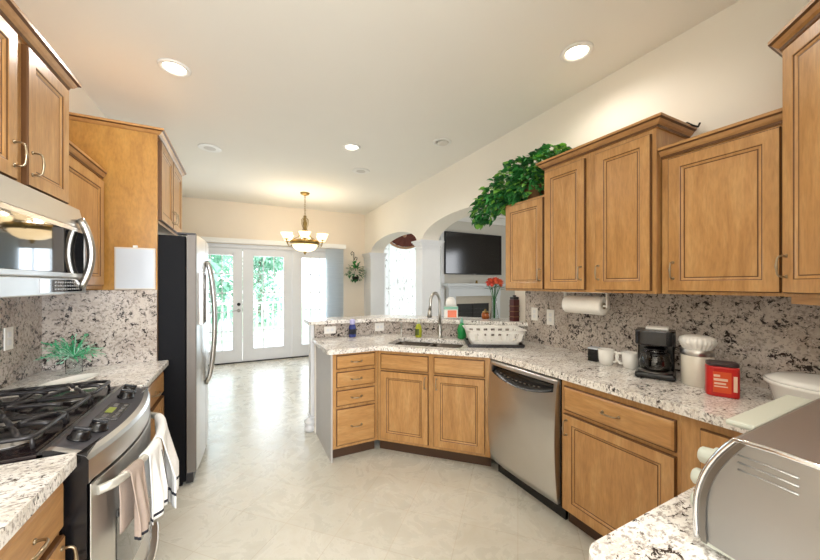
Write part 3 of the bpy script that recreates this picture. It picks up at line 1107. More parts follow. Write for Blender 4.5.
for x, t in ((.10, .35), (.175, .55), (.545, .40), (.625, .35)):
    (px, py, pz), tl = on_panel(x, t)
    T = Matrix.Translation((px, py, pz)) @ Matrix.Rotation(tl, 4, 'X')
    k = MB(T).lathe([(.031, 0), (.031, .004), (.026, .006), (.024, .024), (.021, .028), (.001, .028)], (0, 0, 0), 18)
    k.box(-.005, .005, -.024, .024, .026, .035, .002)
    k.obj('knob', 'black', cp)
(px, py, pz), tl = on_panel(.36, .45)
T = Matrix.Translation((px, py, pz)) @ Matrix.Rotation(tl, 4, 'X')
MB(T).box(-.095, .095, -.034, .036, -.002, .003, .002).obj('touch_panel', 'black', cp)
MB(T).box(-.03, .03, 0, .024, .003, .004).obj('display', 'display', cp)
mb = MB(T)
for i in range(5):
    mb.box(-.08 + i * .035, -.06 + i * .035, -.026, -.014, .003, .0045)
for s in (-1, 1):
    mb.box(s * .065 - .015, s * .065 + .015, .004, .018, .003, .0045)
mb.obj('buttons', 'steel_dark', cp)

# oven door and drawer, bowed


def bowed(z0, z1, x0=.006, x1=RW - .006, back=.0, inset=0):
    n = 20
    fr = [(x0 + (x1 - x0) * i / n, bow(x0 + (x1 - x0) * i / n) - .002 + inset) for i in range(n + 1)]
    return fr + [(x1, back), (x0, back)]


mb = MB().prism(bowed(.245, .80), .245, .80)
od = mb.obj('oven_door', 'steel', rg, bevel=.004)
mb = MB().grid(lambda u, v: (.13 + .49 * u, bow(.13 + .49 * u) - .0035, .36 + .27 * v), 16, 1)
mb.obj('window', 'black_glass', od)


def hb(t):
    x = .03 + .69 * t
    return (x, bow(x) - .012 - .042 * math.sin(math.pi * t) ** .35 if 0 < t < 1 else bow(x) - .004, .765)


mb = MB().tube([hb(i / 24) for i in range(25)], .013, 10, flat=1.2)
mb.obj('handle', mat('pale_handle', '#cfcec6', .4, .6), od)
mb = MB().prism(bowed(.085, .235), .085, .235)
wd = mb.obj('storage_drawer', 'steel', rg, bevel=.004)
mb = MB()
n = 20
mb.prism([(.05 + .65 * i / n, bow(.05 + .65 * i / n) - .034) for i in range(n + 1)] + [(.05 + .65 * i / n, bow(.05 + .65 * i / n) - .0025) for i in range(n, -1, -1)], .205, .228)
mb.obj('handle', 'steel', wd, bevel=.004)

# burners and grates
for (bx, by, r) in ((.15, .235, .052), (.15, .49, .042), (.375, .365, .055), (.60, .235, .045), (.60, .49, .038)):
    bn = MB().lathe([(r * 1.35, .927), (r * 1.35, .930), (r * 1.0, .933), (r, .940), (r * .9, .942)], (bx, by, 0), 20).obj('burner', 'steel_dark', rg)
    MB().lathe([(r * .82, .9425), (r * .85, .947), (r * .75, .951), (.001, .952)], (bx, by, 0), 20).obj('burner_cap', 'black_matte', bn)


def grate(x0, x1, y0, y1, cs):
    mb = MB()
    zt = .972
    r = .0078
    loop = rounded([(x0, y0), (x1, y0), (x1, y1), (x0, y1)], .03, (0, 1, 2, 3), 3)
    mb.tube([p + (zt - .008,) for p in loop], r, 6, True)
    for cxx, cyy in cs:
        for k in range(6):
            a = math.pi * k / 3 + math.pi / 6
            dx, dy = math.cos(a), math.sin(a)
            L = 9
            for lim, dd in ((x1 - cxx, dx), (x0 - cxx, dx), (y1 - cyy, dy), (y0 - cyy, dy)):
                if dd * lim > 0 and abs(dd) > 1e-3:
                    L = min(L, lim / dd)
            L = min(L, .17)
            mb.tube([(cxx + dx * .022, cyy + dy * .022, zt), (cxx + dx * .06, cyy + dy * .06, zt + .003), (cxx + dx * L * .8, cyy + dy * L * .8, zt), (cxx + dx * L, cyy + dy * L, zt - .008)], r, 6)
    ym = (y0 + y1) / 2
    if len(cs) == 2:
        mb.tube([(x0, ym, zt - .006), (x1, ym, zt - .006)], r, 6)
    for px, py in ((x0, y0), (x1, y0), (x0, y1), (x1, y1), (x0, ym), (x1, ym)):
        mb.tube([(px + (.01 if px == x0 else -.01), py + (.01 if py == y0 else -.01 if py == y1 else 0), zt - .006), (px + (.004 if px == x0 else -.004), py + (.004 if py == y0 else -.004 if py == y1 else 0), .927)], .0058, 6)
    return mb.obj('grate', 'black_matte', rg)


grate(.045, .262, .14, .60, [(.15, .235), (.15, .49)])
grate(.272, .478, .14, .60, [(.375, .365)])
grate(.488, .705, .14, .60, [(.60, .235), (.60, .49)])


# towels on the oven handle


def towel(label, t0, t1, front, back, seed, mfn, mats, amp=.012):
    rnd = random.Random(seed)
    ph = rnd.uniform(0, 6)
    Lt = front + back + .05

    def fn(u, v):
        t = t0 + (t1 - t0) * u
        hx, hy, hz = hb(t)
        s = v * Lt
        rr = .0165
        if s < front:
            d = front - s
            z, y = hz - d, hy - rr
        elif s < front + .05:
            a = (s - front) / .05 * math.pi
            d = 0
            z, y = hz + rr * math.sin(a), hy - rr * math.cos(a)
        else:
            d = s - front - .05
            z, y = hz - d, hy + rr - min(.004, d * .05)
        k = min(1, d / .18)
        fold = math.sin(u * 11 + ph) * amp + math.sin(u * 23 + ph * 2) * amp * .4
        if s < front:
            y -= k * (amp * 1.3 + fold)
        hx += k * .008 * math.sin(u * 7 + ph + 1) + (u - .5) * k * .015
        w = MATR @ Vector((hx, y, z))
        return tuple(w)
    mb = MB()
    mb.grid(fn, 26, 44, True, mfn)
    o = mb.obj('dish_towel', mats, None, solid=.0035)
    return tag(o, label, 'towel', 'dish towels on the oven handle')


MATR = Matrix.Translation((-.43, 1.378, 0)) @ Matrix.Rotation(R(90), 4, 'Z')
towel('narrow taupe dish towel at the near end of the oven handle', .10, .205, .24, .20, 3,
      lambda u, v: 1 if v < .02 else 0, ['towel_t', 'navy'])
towel('white dish towel with dark edge stripes in the middle of the oven handle', .27, .46, .26, .20, 5,
      lambda u, v: 1 if (.02 < v < .04 or .86 < u < .93) and v < .45 else 0, ['towel_w', 'navy'])
towel('larger white dish towel with dark stripes on the far half of the oven handle', .49, .94, .31, .22, 8,
      lambda u, v: 1 if .10 < v < .122 or (.24 < v < .252 and u > .4) else 0, ['towel_w', 'navy'], .02)

# ---------------------------------------------------------------- microwave
mw = thing('microwave_oven', 'stainless over-the-range microwave with a black glass door', 'microwave', (-.69, 1.378, 1.388), 90)
MWW, MH = .752, .40
MB().box(0, MWW, .012, .370, 0, MH).obj('body', 'black', mw)
mb = MB().add([(0, -.012, .305), (MWW, -.012, .305), (MWW, .008, MH), (0, .008, MH), (0, .03, .305), (MWW, .03, .305), (MWW, .03, MH), (0, .03, MH)],
              [(0, 1, 2, 3), (4, 7, 6, 5), (0, 4, 5, 1), (3, 2, 6, 7), (0, 3, 7, 4), (1, 5, 6, 2)])
mb.obj('vent_panel', 'steel', mw)
mb = MB().rings(0, MWW, .072, .303, [(0, .012), (0, -.014), (.004, -.018), (.020, -.018), (.022, -.014), (.03, -.014)])
md = mb.obj('door', 'steel', mw)
MB().rings(.022, MWW - .03, .092, .288, [(0, -.012), (0, -.0165), (.002, -.0175)]).obj('window', 'black_glass', md)
mb = MB().rings(0, MWW, .0, .070, [(0, .012), (0, -.012), (.004, -.016), (.01, -.016)])
cpn = mb.obj('control_strip', 'steel', mw)
mb = MB().box(.34, .70, -.0185, -.016, .012, .062).obj('keypad', 'black_glass', cpn)
mb2 = MB()
for i in range(11):
    for j in range(3):
        mb2.box(.45 + i * .021, .462 + i * .021, -.0195, -.0185, .02 + j * .014, .027 + j * .014)
mb2.obj('buttons', 'steel_dark', cpn)
hp = []
for k in range(19):
    t = k / 18
    hp.append((MWW - .068, -.016 - .040 * math.sin(math.pi * t) ** .8, .028 + .318 * t))
MB().tube(hp, [.012] * 19, 10, flat=1.3).obj('handle', 'nickel', md)
MB().box(.02, MWW - .02, .05, .36, -.004, -.0005).obj('vent_filter', 'steel_dark', mw)

# ---------------------------------------------------------------- refrigerator
fr = thing('refrigerator', 'side-by-side refrigerator with black sides and stainless doors', 'refrigerator', (-.36, 2.806, 0), 90)
FW = .905
MB().box(0, FW, .0, .70, .03, 1.775, .006).box(.02, FW - .02, .02, .68, 0, .03).obj('body', 'black_side', fr)
MB().box(.01, FW - .01, -.045, 0, .012, .085, .004).obj('kick_grille', 'black_matte', fr)
fb = lambda x: -.064 - .026 * (1 - ((x - FW / 2) / (FW / 2)) ** 2)


def fdoor(x0, x1, name):
    n = 14
    f = [(x0 + (x1 - x0) * i / n, fb(x0 + (x1 - x0) * i / n)) for i in range(n + 1)]
    poly = [(x0, -.006)] + f + [(x1, -.006)]
    poly = rounded(poly, .012, (1, len(poly) - 2), 3)
    mb = MB().prism(poly, .09, 1.785)
    for i, f in enumerate(mb.f):
        cx = sum(mb.v[q].x for q in f) / len(f)
        if len(f) == 4 and (cx < x0 + .006 or cx > x1 - .006):
            mb.m[i] = 1
    return mb.obj(name, ['steel', 'door_side'], fr)


d1 = fdoor(.002, .392, 'freezer_door')
d2 = fdoor(.400, FW - .002, 'door')
for dn, x, s in ((d1, .355, 1), (d2, .437, 1)):
    pp = []
    for k in range(25):
        t = k / 24
        pp.append((x, fb(x) - .004 - .060 * math.sin(math.pi * t) ** .55 if 0 < t < 1 else fb(x) - .002, .62 + 1.0 * t))
    MB().tube(pp, .014, 10, flat=1.2).obj('handle', 'nickel', dn)
mb = MB().rings(.09, .29, 1.13, 1.52, [(0, fb(.2) + .01), (0, fb(.2) - .016), (.008, fb(.2) - .02), (.014, fb(.2) - .02), (.02, fb(.2) + .0), (.03, fb(.2) + .0)])
dp = mb.obj('dispenser', 'steel_dark', d1)
MB().box(.112, .268, fb(.2) - .010, fb(.2) - .001, 1.16, 1.36).obj('dispenser_recess', mat('dispenser_navy', '#141c33', .2), d1)
MB().box(.112, .268, fb(.2) - .016, fb(.2) - .001, 1.40, 1.50, .002).obj('dispenser_display', 'black_glass', d1)
for x in (.04, FW - .04):
    MB().box(x - .035, x + .035, -.06, .05, 1.786, 1.80, .004).obj('hinge_cover', 'black_matte', fr)
# whiteboard leaning above the granite on the side panel
wb = thing('whiteboard', 'small dry-erase board on the golden side panel above the granite ledge', 'whiteboard', (-.632, 2.773, 1.3965))
MB().box(-.108, .108, -.010, -.001, 0, .278, .004).obj('frame', mat('board_frame', '#d6cfc4', .4), wb)
MB().box(-.098, .098, -.0115, -.010, .010, .268).obj('writing_surface', 'board', wb)
MB().box(-.012, .012, -.014, -.002, .278, .292, .002).obj('hanging_clip', 'plastic', wb)

# ---------------------------------------------------------------- ceiling fixtures


def can(x, y, lit, label, w=1):
    t = thing('recessed_light', label, 'ceiling light', (x, y, ZC), 0, 'recessed ceiling lights')
    MB().lathe([(.098, -.001), (.098, -.006), (.09, -.011), (.074, -.012), (.068, -.004), (.066, -.001)], (0, 0, 0), 28).obj('trim_ring', 'white', t)
    if lit:
        MB().lathe([(.066, -.0015), (.055, -.006), (.001, -.010)], (0, 0, 0), 24).obj('lamp', 'lamp', t)
        light('can_lamp', 'SPOT', (x, y, ZC - .03), (0, 0, 0), CAN_W * w, WARM, spot_size=R(165), spot_blend=.6, shadow_soft_size=.12)
    else:
        MB().lathe([(.066, -.0015), (.05, -.02), (.03, -.024), (.001, -.024)], (.01, .0, 0), 24).obj('lamp', 'lens_off', t)


can(-.42, 2.77, True, 'lit recessed ceiling light in front of the refrigerator cabinet')
can(1.92, 1.41, True, 'lit recessed ceiling light over the tall wall cabinet on the right', .45)
can(1.06, 3.49, True, 'lit recessed ceiling light over the peninsula, nearest the chandelier')
can(1.87, 2.94, False, 'unlit recessed eyeball light above the ivy and sink corner')
can(.45, .35, True, 'lit recessed ceiling light above the camera')
for x, y, l in ((-.32, 4.22, 'flat round ceiling speaker left of the chandelier'), (1.39, 4.17, 'flat round ceiling speaker to the right behind the lit peninsula light')):
    t = thing('ceiling_speaker', l, 'speaker', (x, y, ZC), 0, 'round ceiling speakers')
    MB().lathe([(.115, -.001), (.115, -.005), (.108, -.009), (.1, -.008)], (0, 0, 0), 28).obj('rim', 'white', t)
    MB().lathe([(.1, -.006), (.06, -.008), (.001, -.009)], (0, 0, 0), 28).obj('grille', 'speaker', t)

# chandelier
ch = thing('chandelier', 'brass chandelier with alabaster bowl and bell shades over the dining area', 'chandelier', (.91, 5.59, ZC))
MB().lathe([(.075, 0), (.075, -.012), (.06, -.03), (.02, -.045), (.01, -.055), (.001, -.055)], (0, 0, 0), 24).obj('canopy', 'brass', ch)
mb = MB()
for k in range(9):
    a = math.pi / 2 * (k % 2)
    zc = -.06 - k * .036
    mb.tube([(math.cos(a) * .011 * math.cos(b_), math.sin(a) * .011 * math.cos(b_), zc + .024 * math.sin(b_)) for b_ in [2 * math.pi * i / 10 for i in range(10)]], .0032, 6, True)
mb.obj('chain', 'brass', ch)
mb = MB().lathe([(.012, -.37), (.03, -.38), (.014, -.40), (.02, -.45), (.035, -.50), (.018, -.55), (.025, -.60), (.04, -.66), (.015, -.72), (.012, -.80)], (0, 0, 0), 16)
for k in range(6):
    a = k * math.pi / 3
    mb.tube([(math.cos(a) * r_, math.sin(a) * r_, z_) for r_, z_ in ((.02, -.40), (.055, -.44), (.05, -.52), (.028, -.58), (.05, -.65), (.10, -.72), (.20, -.78))], .005, 6)
mb.obj('scroll_stem', 'brass', ch)
MB().lathe([(.205, -.78), (.23, -.785), (.235, -.815), (.22, -.845), (.195, -.85), (.195, -.78)], (0, 0, 0), 36).obj('ring', 'brass', ch)
MB().lathe([(.197, -.845), (.185, -.885), (.15, -.925), (.10, -.95), (.03, -.96), (.001, -.961)], (0, 0, 0), 32).obj('bowl', 'alabaster', ch)
MB().lathe([(.02, -.958), (.03, -.97), (.015, -.985), (.02, -.995), (.001, -1.01)], (0, 0, 0), 14).obj('finial', 'brass', ch)
for k in range(6):
    a = k * math.pi / 3 + .35
    ca, sa = math.cos(a), math.sin(a)
    P = lambda r_, z_: (ca * r_, sa * r_, z_)
    mb = MB().tube([P(.22, -.81), P(.25, -.86), P(.295, -.86), P(.32, -.82), P(.315, -.79)], .007, 8)
    mb.lathe([(.03, -.79), (.04, -.78), (.02, -.775)], P(.315, 0), 12)
    am = mb.obj('arm', 'brass', ch)
    MB().lathe([(.025, -.775), (.05, -.765), (.065, -.735), (.085, -.695), (.092, -.685)], P(.315, 0), 20).obj('lamp_shade', 'alabaster', am, solid=.004)
    light('chandelier_bulb', 'POINT', (.91 + ca * .315, 5.59 + sa * .315, ZC - .67), (0, 0, 0), CHAND_W / 6, (1, .82, .58), shadow_soft_size=.04)
light('chandelier_bowl_bulb', 'POINT', (.91, 5.59, ZC - .74), (0, 0, 0), CHAND_W * .5, (1, .82, .58), shadow_soft_size=.08)

# ---------------------------------------------------------------- outlets and switches


def plate(label, loc, rz, w, h, cat='outlet', kind=0):
    t = thing('wall_outlet' if cat == 'outlet' else 'light_switch', label, cat, loc, rz)
    MB().box(-w / 2, w / 2, -.006, 0, -h / 2, h / 2, .002).obj('cover_plate', 'plastic', t)
    if w > h:
        mb = MB().box(-.034, -.006, -.008, -.006, -.014, .014, .001).box(.006, .034, -.008, -.006, -.014, .014, .001)
    else:
        mb = MB().box(-.014, .014, -.008, -.006, -.034, -.006, .001).box(-.014, .014, -.008, -.006, .006, .034, .001)
    mb.obj('socket', 'trim', t)


plate('white outlet plate at the far left of the bar backsplash', (.765, 3.2465, .985), 0, .115, .07)
plate('pale outlet plate on the bar backsplash between the blue bottle and the sink', (1.285, 3.2465, .985), 0, .10, .085)
plate('white wall switch on the right backsplash nearest the white pier', (2.3175, 2.115, 1.17), -90, .07, .115, 'switch')
plate('white wall outlet on the right backsplash below the paper towel end', (2.3175, 1.945, 1.155), -90, .075, .13)
plate('beige wall outlet on the left backsplash behind the gas range', (XL + .0215, 2.43, 1.155), 90, .07, .115)

# ---------------------------------------------------------------- things on the bar and around the sink


def bottle(name, label, cat, loc, prof, body, cap, capm, extra=None, sx=1, sy=1, rz=0, group=None):
    t = thing(name, label, cat, loc, rz, group)
    MB().lathe(prof, (0, 0, 0), 20, sx, sy).obj('body', body, t)
    MB().lathe(cap, (0, 0, 0), 16).obj('cap', capm, t)
    if extra:
        extra(t)
    return t


BAR = 1.0853
CTZ = CT + .0003
bottle('soap_bottle', 'blue dish soap bottle with a pale lilac cap on the peninsula counter', 'bottle', (.965, 3.155, CTZ),
       [(.03, 0), (.036, .006), (.036, .09), (.03, .115), (.018, .125)], 'blue',
       [(.024, .1255), (.026, .13), (.026, .165), (.018, .175), (.001, .176)], 'lilac',
       lambda t: MB().lathe([(.0365, .03), (.0368, .031), (.0368, .08), (.0365, .081)], (0, 0, 0), 20).obj('label_band', 'navy', t))
p = sl(-.43, .49)
t = thing('soap_dispenser', 'slim nickel soap pump left of the yellow-green bottle', 'soap dispenser', p + (CTZ,))
MB().lathe([(.02, 0), (.02, .006), (.009, .012), (.008, .12), (.012, .125), (.012, .14), (.006, .145), (.005, .17)], (0, 0, 0), 14).obj('body', 'nickel', t)
MB().tube([(0, 0, .168), (-.02, -.015, .172), (-.05, -.035, .160)], .006, 8).obj('spout', 'nickel', t)
p = sl(-.255, .50)
bottle('soap_bottle', 'yellow-green dish soap bottle with a dark label behind the sink', 'bottle', p + (CTZ,),
       [(.024, 0), (.032, .006), (.034, .07), (.028, .11), (.013, .135)], 'yellow',
       [(.014, .1355), (.014, .155), (.007, .16), (.006, .18), (.001, .181)], 'sage',
       lambda t: MB().grid(lambda u, v: (.0355 * math.cos(R(170 + 80 * u)), .0355 * math.sin(R(170 + 80 * u)), .025 + v * .06), 8, 1).obj('label_band', 'olive', t))
p = sl(.165, .535)
bottle('soap_bottle', 'green dish soap bottle between the faucet and the dish rack', 'bottle', p + (CTZ,),
       [(.03, 0), (.042, .006), (.044, .09), (.034, .125), (.014, .15)], 'green',
       [(.015, .1505), (.016, .175), (.008, .18), (.007, .20), (.001, .201)], 'teal')

# dish rack
dr = thing('dish_rack', 'white plastic dish rack on a black drip tray beside the sink', 'dish rack', (1.93, 2.225, CTZ), -30)
MB().box(-.225, .225, -.16, .16, 0, .008, .003).box(-.225, .225, -.165, -.155, .006, .026, .002).box(-.225, .225, .155, .165, .006, .026, .002).box(-.23, -.22, -.16, .16, .006, .026, .002).box(.22, .23, -.16, .16, .006, .026, .002).obj('drip_tray', 'black_matte', dr)
mb = MB()


def rack_ring(z, f):
    return rounded([(-.19 - f, -.13 - f), (.19 + f, -.13 - f), (.19 + f, .13 + f), (-.19 - f, .13 + f)], .04, (0, 1, 2, 3), 4)


def band(z0, f0, z1, f1):
    a, b = rack_ring(z0, f0), rack_ring(z1, f1)
    n = len(a)
    mb.add([q + (z0,) for q in a] + [q + (z1,) for q in b], [(k, (k + 1) % n, n + (k + 1) % n, n + k) for k in range(n)])


band(.012, 0, .05, .012)
band(.115, .032, .135, .038)
band(.135, .038, .142, .055)
mb.add([q + (.014,) for q in rack_ring(.014, 0)], [list(range(20))])
# slatted walls between the bands
for side in range(4):
    L = (.19, .13)[side % 2]
    n = (6, 4)[side % 2]
    for i in range(n + 1):
        x = -L + 2 * L * i / n
        T = Matrix.Rotation(R(90 * side), 4, 'Z')
        off = (.13, .19)[side % 2]
        mb.T = T
        w = .016
        mb.add([(x * .95 - w, -off - .012, .048), (x * .95 + w, -off - .012, .048), (x * 1.05 + w, -off - .033, .118), (x * 1.05 - w, -off - .033, .118)], [(0, 1, 2, 3)])
mb.T = Matrix()
mb.obj('basket', 'plastic', dr, solid=.004)
mb = MB()
for i in range(9):
    x = -.14 + i * .035
    mb.tube([(x, -.08, .016), (x, -.08, .075), (x, -.03, .075), (x, -.03, .016)], .003, 6)
mb.obj('plate_pegs', 'plastic', dr)

# on the bar
t = thing('detergent_tub', 'orange and teal detergent tub with a white domed cap on the bar', 'tub', (1.905, 2.83, BAR), -30)
MB().box(-.07, .07, -.04, .04, 0, .125, .012).obj('body', 'plastic', t)
MB().box(-.035, .055, -.0415, -.0405, .012, .085).obj('label_panel', 'orange', t)
MB().box(-.0715, .0715, -.0415, .0415, .092, .122, .004).obj('band', 'teal', t)
MB().lathe([(.045, .125), (.052, .13), (.052, .165), (.045, .195), (.025, .215), (.001, .22)], (0, 0, 0), 20, 1, .75).obj('cap', 'white', t)
t = thing('amber_jar', 'small amber glass jar left of the flower vase on the bar', 'jar', (2.19, 2.63, BAR))
MB().lathe([(.03, 0), (.04, .006), (.04, .05), (.03, .065)], (0, 0, 0), 18).obj('body', 'amber', t)
MB().lathe([(.032, .0655), (.032, .075), (.01, .08), (.008, .095), (.001, .098)], (0, 0, 0), 16).obj('lid', 'brass', t)
t = thing('flower_vase', 'slender clear vase of coral flowers on the bar', 'vase', (2.235, 2.55, BAR))
MB().lathe([(.040, 0), (.042, .006), (.036, .06), (.022, .13), (.018, .17), (.026, .21)], (0, 0, 0), 20).obj('glass', 'clear', t, solid=.002)
mb = MB()
rnd = random.Random(4)
heads = []
for i in range(14):
    a = i * 2.4
    r_ = .012 + .062 * math.sqrt(i / 14)
    h = .40 - r_ * .7 + rnd.uniform(-.015, .015)
    heads.append((r_ * math.cos(a), r_ * math.sin(a), h))
    mb.tube([(r_ * .1 * math.cos(a), r_ * .1 * math.sin(a), .01), (r_ * .15 * math.cos(a), r_ * .15 * math.sin(a), .2), (heads[-1][0], heads[-1][1], h)], .0025, 5)
    mb.leaf((heads[-1][0] * .8, heads[-1][1] * .8, h - .05), (math.cos(a), math.sin(a), .2), (0, 0, 1), .06, .014)
mb.obj('stems', 'leaf3', t)
for i, hpt in enumerate(heads):
    mb = MB()
    for k in range(12):
        a = k * 2.399
        e = .25 + .75 * k / 12
        d = Vector((math.cos(a) * e, math.sin(a) * e, 1 - e * .6))
        mb.leaf(hpt, d, (0, 0, 1), .046, .019)
    mb.ball(hpt, .018, 8, 6)
    mb.obj('blossom', 'petal' if i % 3 else 'petal2', t, fix=False)
t = thing('dark_red_canister', 'narrow dark red canister with a black top on the bar beside the white pier', 'canister', (2.295, 2.34, BAR))
MB().box(-.033, .033, -.033, .033, 0, .205, .006).obj('body', 'darkred', t)
mb = MB()
for z in (.04, .09, .14):
    mb.box(-.035, .035, -.035, .035, z, z + .006)
mb.obj('bands', 'card', t)
MB().box(-.03, .03, -.03, .03, .205, .23, .006).box(-.012, .012, -.012, .012, .23, .245, .003).obj('lid', 'black_matte', t)

# ---------------------------------------------------------------- right counter
pt = thing('paper_towel_roll', 'white paper towel roll mounted under the tall wall cabinet', 'paper towels', (2.15, 1.515, 1.287))
T = Matrix.Rotation(R(90), 4, 'X')
mb = MB(T)
mb.lathe([(.02, -.14), (.062, -.14), (.0625, -.138), (.0625, .138), (.062, .14), (.02, .14), (.02, -.14)], (0, 0, 0), 32)
mb.obj('roll', 'paper', pt)
MB(T).lathe([(.0195, -.139), (.0195, .139), (.017, .139), (.017, -.139), (.0195, -.139)], (0, 0, 0), 20).obj('core', 'card', pt)
mb = MB().tube([(0, -.16, 0), (0, .16, 0)], .008, 8)
for s in (-1, 1):
    mb.box(-.012, .012, s * .16 - .004, s * .16 + .004, -.014, .0925, .002)
mb.box(-.03, .03, -.17, .17, .086, .0925, .002)
mb.obj('bracket', 'plastic', pt)


def mug(loc, rz, label):
    t = thing('coffee_mug', label, 'mug', loc, rz, 'white mugs beside the coffee maker')
    MB().lathe([(.001, .004), (.034, .004), (.034, 0), (.038, .002), (.043, .03), (.046, .098), (.043, .098), (.040, .03), (.034, .009), (.001, .008)], (0, 0, 0), 26).obj('body', 'ceramic', t)
    MB().tube([(.041, 0, .085), (.062, 0, .088), (.074, 0, .068), (.070, 0, .042), (.055, 0, .025), (.041, 0, .024)], .0055, 8, flat=1.4).obj('handle', 'ceramic', t)


mug((2.105, 1.335, CTZ), -88, 'white coffee mug next to the small black box')
mug((2.14, 1.205, CTZ), 128, 'white coffee mug next to the coffee maker')
t = thing('sugar_box', 'small black box left of the white mugs', 'box', (2.13, 1.43, CTZ), 10)
MB().box(-.035, .035, -.03, .03, 0, .082, .003).obj('body', 'black', t)
MB().box(-.036, .036, -.031, .031, .082, .092, .003).obj('lid', 'board', t)

cm = thing('coffee_maker', 'black drip coffee maker with a glass carafe', 'coffee maker', (2.08, 1.035, CTZ), -66)
MB().box(-.09, .09, -.10, .10, 0, .035, .012).box(-.085, .085, .035, .10, .03, .26, .01).obj('body', 'black', cm)
MB().lathe([(.078, .036), (.078, .04), (.001, .041)], (0, -.03, 0), 24).obj('hot_plate', 'steel_dark', cm)
mb = MB().prism(rounded([(-.09, -.105), (.09, -.105), (.09, .045), (-.09, .045)], .04, (0, 1), 5), .185, .265)
mb.lathe([(.045, .172), (.06, .185)], (0, -.03, 0), 20)
mb.obj('brew_basket', 'black', cm, bevel=.006)
MB().box(-.045, .06, -.03, .085, .262, .276, .006).obj('lid', 'plastic', cm)
ca = MB().lathe([(.055, .042), (.070, .05), (.074, .085), (.064, .125), (.05, .145), (.052, .155)], (0, -.03, 0), 26).obj('carafe', 'clear_dark', cm, solid=.002)
MB().lathe([(.053, .155), (.054, .162), (.03, .168), (.001, .168)], (0, -.03, 0), 20).obj('carafe_lid', 'black', ca)
MB().tube([(-.02, -.095, .148), (-.03, -.125, .145), (-.032, -.128, .10), (-.025, -.10, .068)], .008, 8, flat=1.5).obj('carafe_handle', 'black', ca)
MB().lathe([(.066, .128), (.0665, .132), (.055, .145)], (0, -.03, 0), 24).obj('carafe_band', 'black', ca)
MB().box(-.09, -.0885, .04, .06, .08, .2).obj('water_gauge', 'steel_dark', cm)
tag(MB().tube([(2.16, 1.118, CT + .006), (2.17, 1.135, CT + .006), (2.18, 1.16, CT + .02), (2.24, 1.15, CT + .006), (2.29, 1.12, CT + .08), (2.312, 1.12, CT + .16)], .004, 6).obj('power_cord', 'rubber'), 'black power cord between the right mug and the coffee maker', 'cord')

cn = thing('storage_canister', 'tall cream canister with a frilled white lid beside the coffee maker', 'canister', (2.092, .848, CTZ))
MB().lathe([(.062, 0), (.066, .004), (.068, .15), (.066, .154)], (0, 0, 0), 32).obj('body', mat('cream_jar', '#e2dccd', .15, coat=.5), cn)
MB().lathe([(.066, .1545), (.07, .157), (.07, .183), (.066, .186)], (0, 0, 0), 32).obj('band', 'steel', cn)
mb = MB()


def frill(u, v):
    a = u * 2 * math.pi
    pr = [(.058, .186), (.068, .203), (.076, .222), (.070, .242), (.050, .252), (.0, .254)]
    t = v * 5
    i = min(4, int(t))
    f = t - i
    r_ = pr[i][0] * (1 - f) + pr[i + 1][0] * f
    z = pr[i][1] * (1 - f) + pr[i + 1][1] * f
    r_ *= 1 + .025 * math.sin(a * 24) * (1 if v < .7 else .3)
    return (r_ * math.cos(a), r_ * math.sin(a), z)


mb.grid(frill, 120, 10)
mb.obj('lid', 'plastic', cn)

cc = thing('coffee_can', 'red plastic coffee can with a dark lid', 'can', (1.995, .715, CTZ), -62)
body = rounded([(-.058, -.040), (.058, -.040), (.058, .040), (-.058, .040)], .026, (0, 1, 2, 3), 5)
mb = MB().prism(body, 0, .138)
cb = mb.obj('body', 'red', cc, bevel=.006)
mb = MB().prism([(x * .98, y * .98) for x, y in body], .1385, .156)
mb.obj('lid', mat('dark_lid', '#3b2a2c', .35), cc, bevel=.005)
MB().box(-.036, .026, -.0415, -.0405, .02, .115).obj('label_panel', 'orange_label', cb)
mb = MB()
for (a, b_, z, h) in ((-.034, -.012, .092, .010), (-.034, .014, .074, .011), (-.032, .008, .058, .008), (-.032, .014, .046, .005)):
    mb.box(a, b_, -.0425, -.0415, z, z + h)
mb.obj('label_lettering', 'pale_label', cb)
MB().box(.033, .046, -.0410, -.0385, .03, .1).obj('nutrition_panel', 'pale_label', cb)

cs = thing('casserole_dish', 'white oval casserole dish with lid behind the toaster oven', 'dish', (2.10, .39, CTZ), 10)
MB().lathe([(.001, .006), (.10, .006), (.11, 0), (.132, .006), (.147, .066), (.157, .072), (.157, .080), (.148, .080), (.138, .06), (.12, .012), (.001, .010)], (0, 0, 0), 36, 1.0, 1.25).obj('body', 'ceramic', cs)
MB().lathe([(.152, .0805), (.153, .086), (.13, .094), (.07, .099), (.001, .100)], (0, 0, 0), 36, 1.0, 1.25).obj('lid', 'ceramic', cs)
MB().box(-.02, .02, -.220, -.18, .062, .078, .006).obj('handle', 'ceramic', cs)
cs.scale = (1.08, 1.08, 1.4)

# ---------------------------------------------------------------- toaster oven, facing +Y on the near counter
to = thing('toaster_oven', 'large silver toaster oven with a curved front in the lower right corner', 'toaster oven', (1.36, .335, CT), 180)
TW, TD, TZ = .56, .36, .238      # local x runs to -X, local y to the wall


def tprof(z):            # y of the curved front at height z
    t = (z - .02) / (TZ - .02)
    return .005 + .062 * max(0, t - .25) ** 2 / .56 + .02 * max(0, .12 - t)


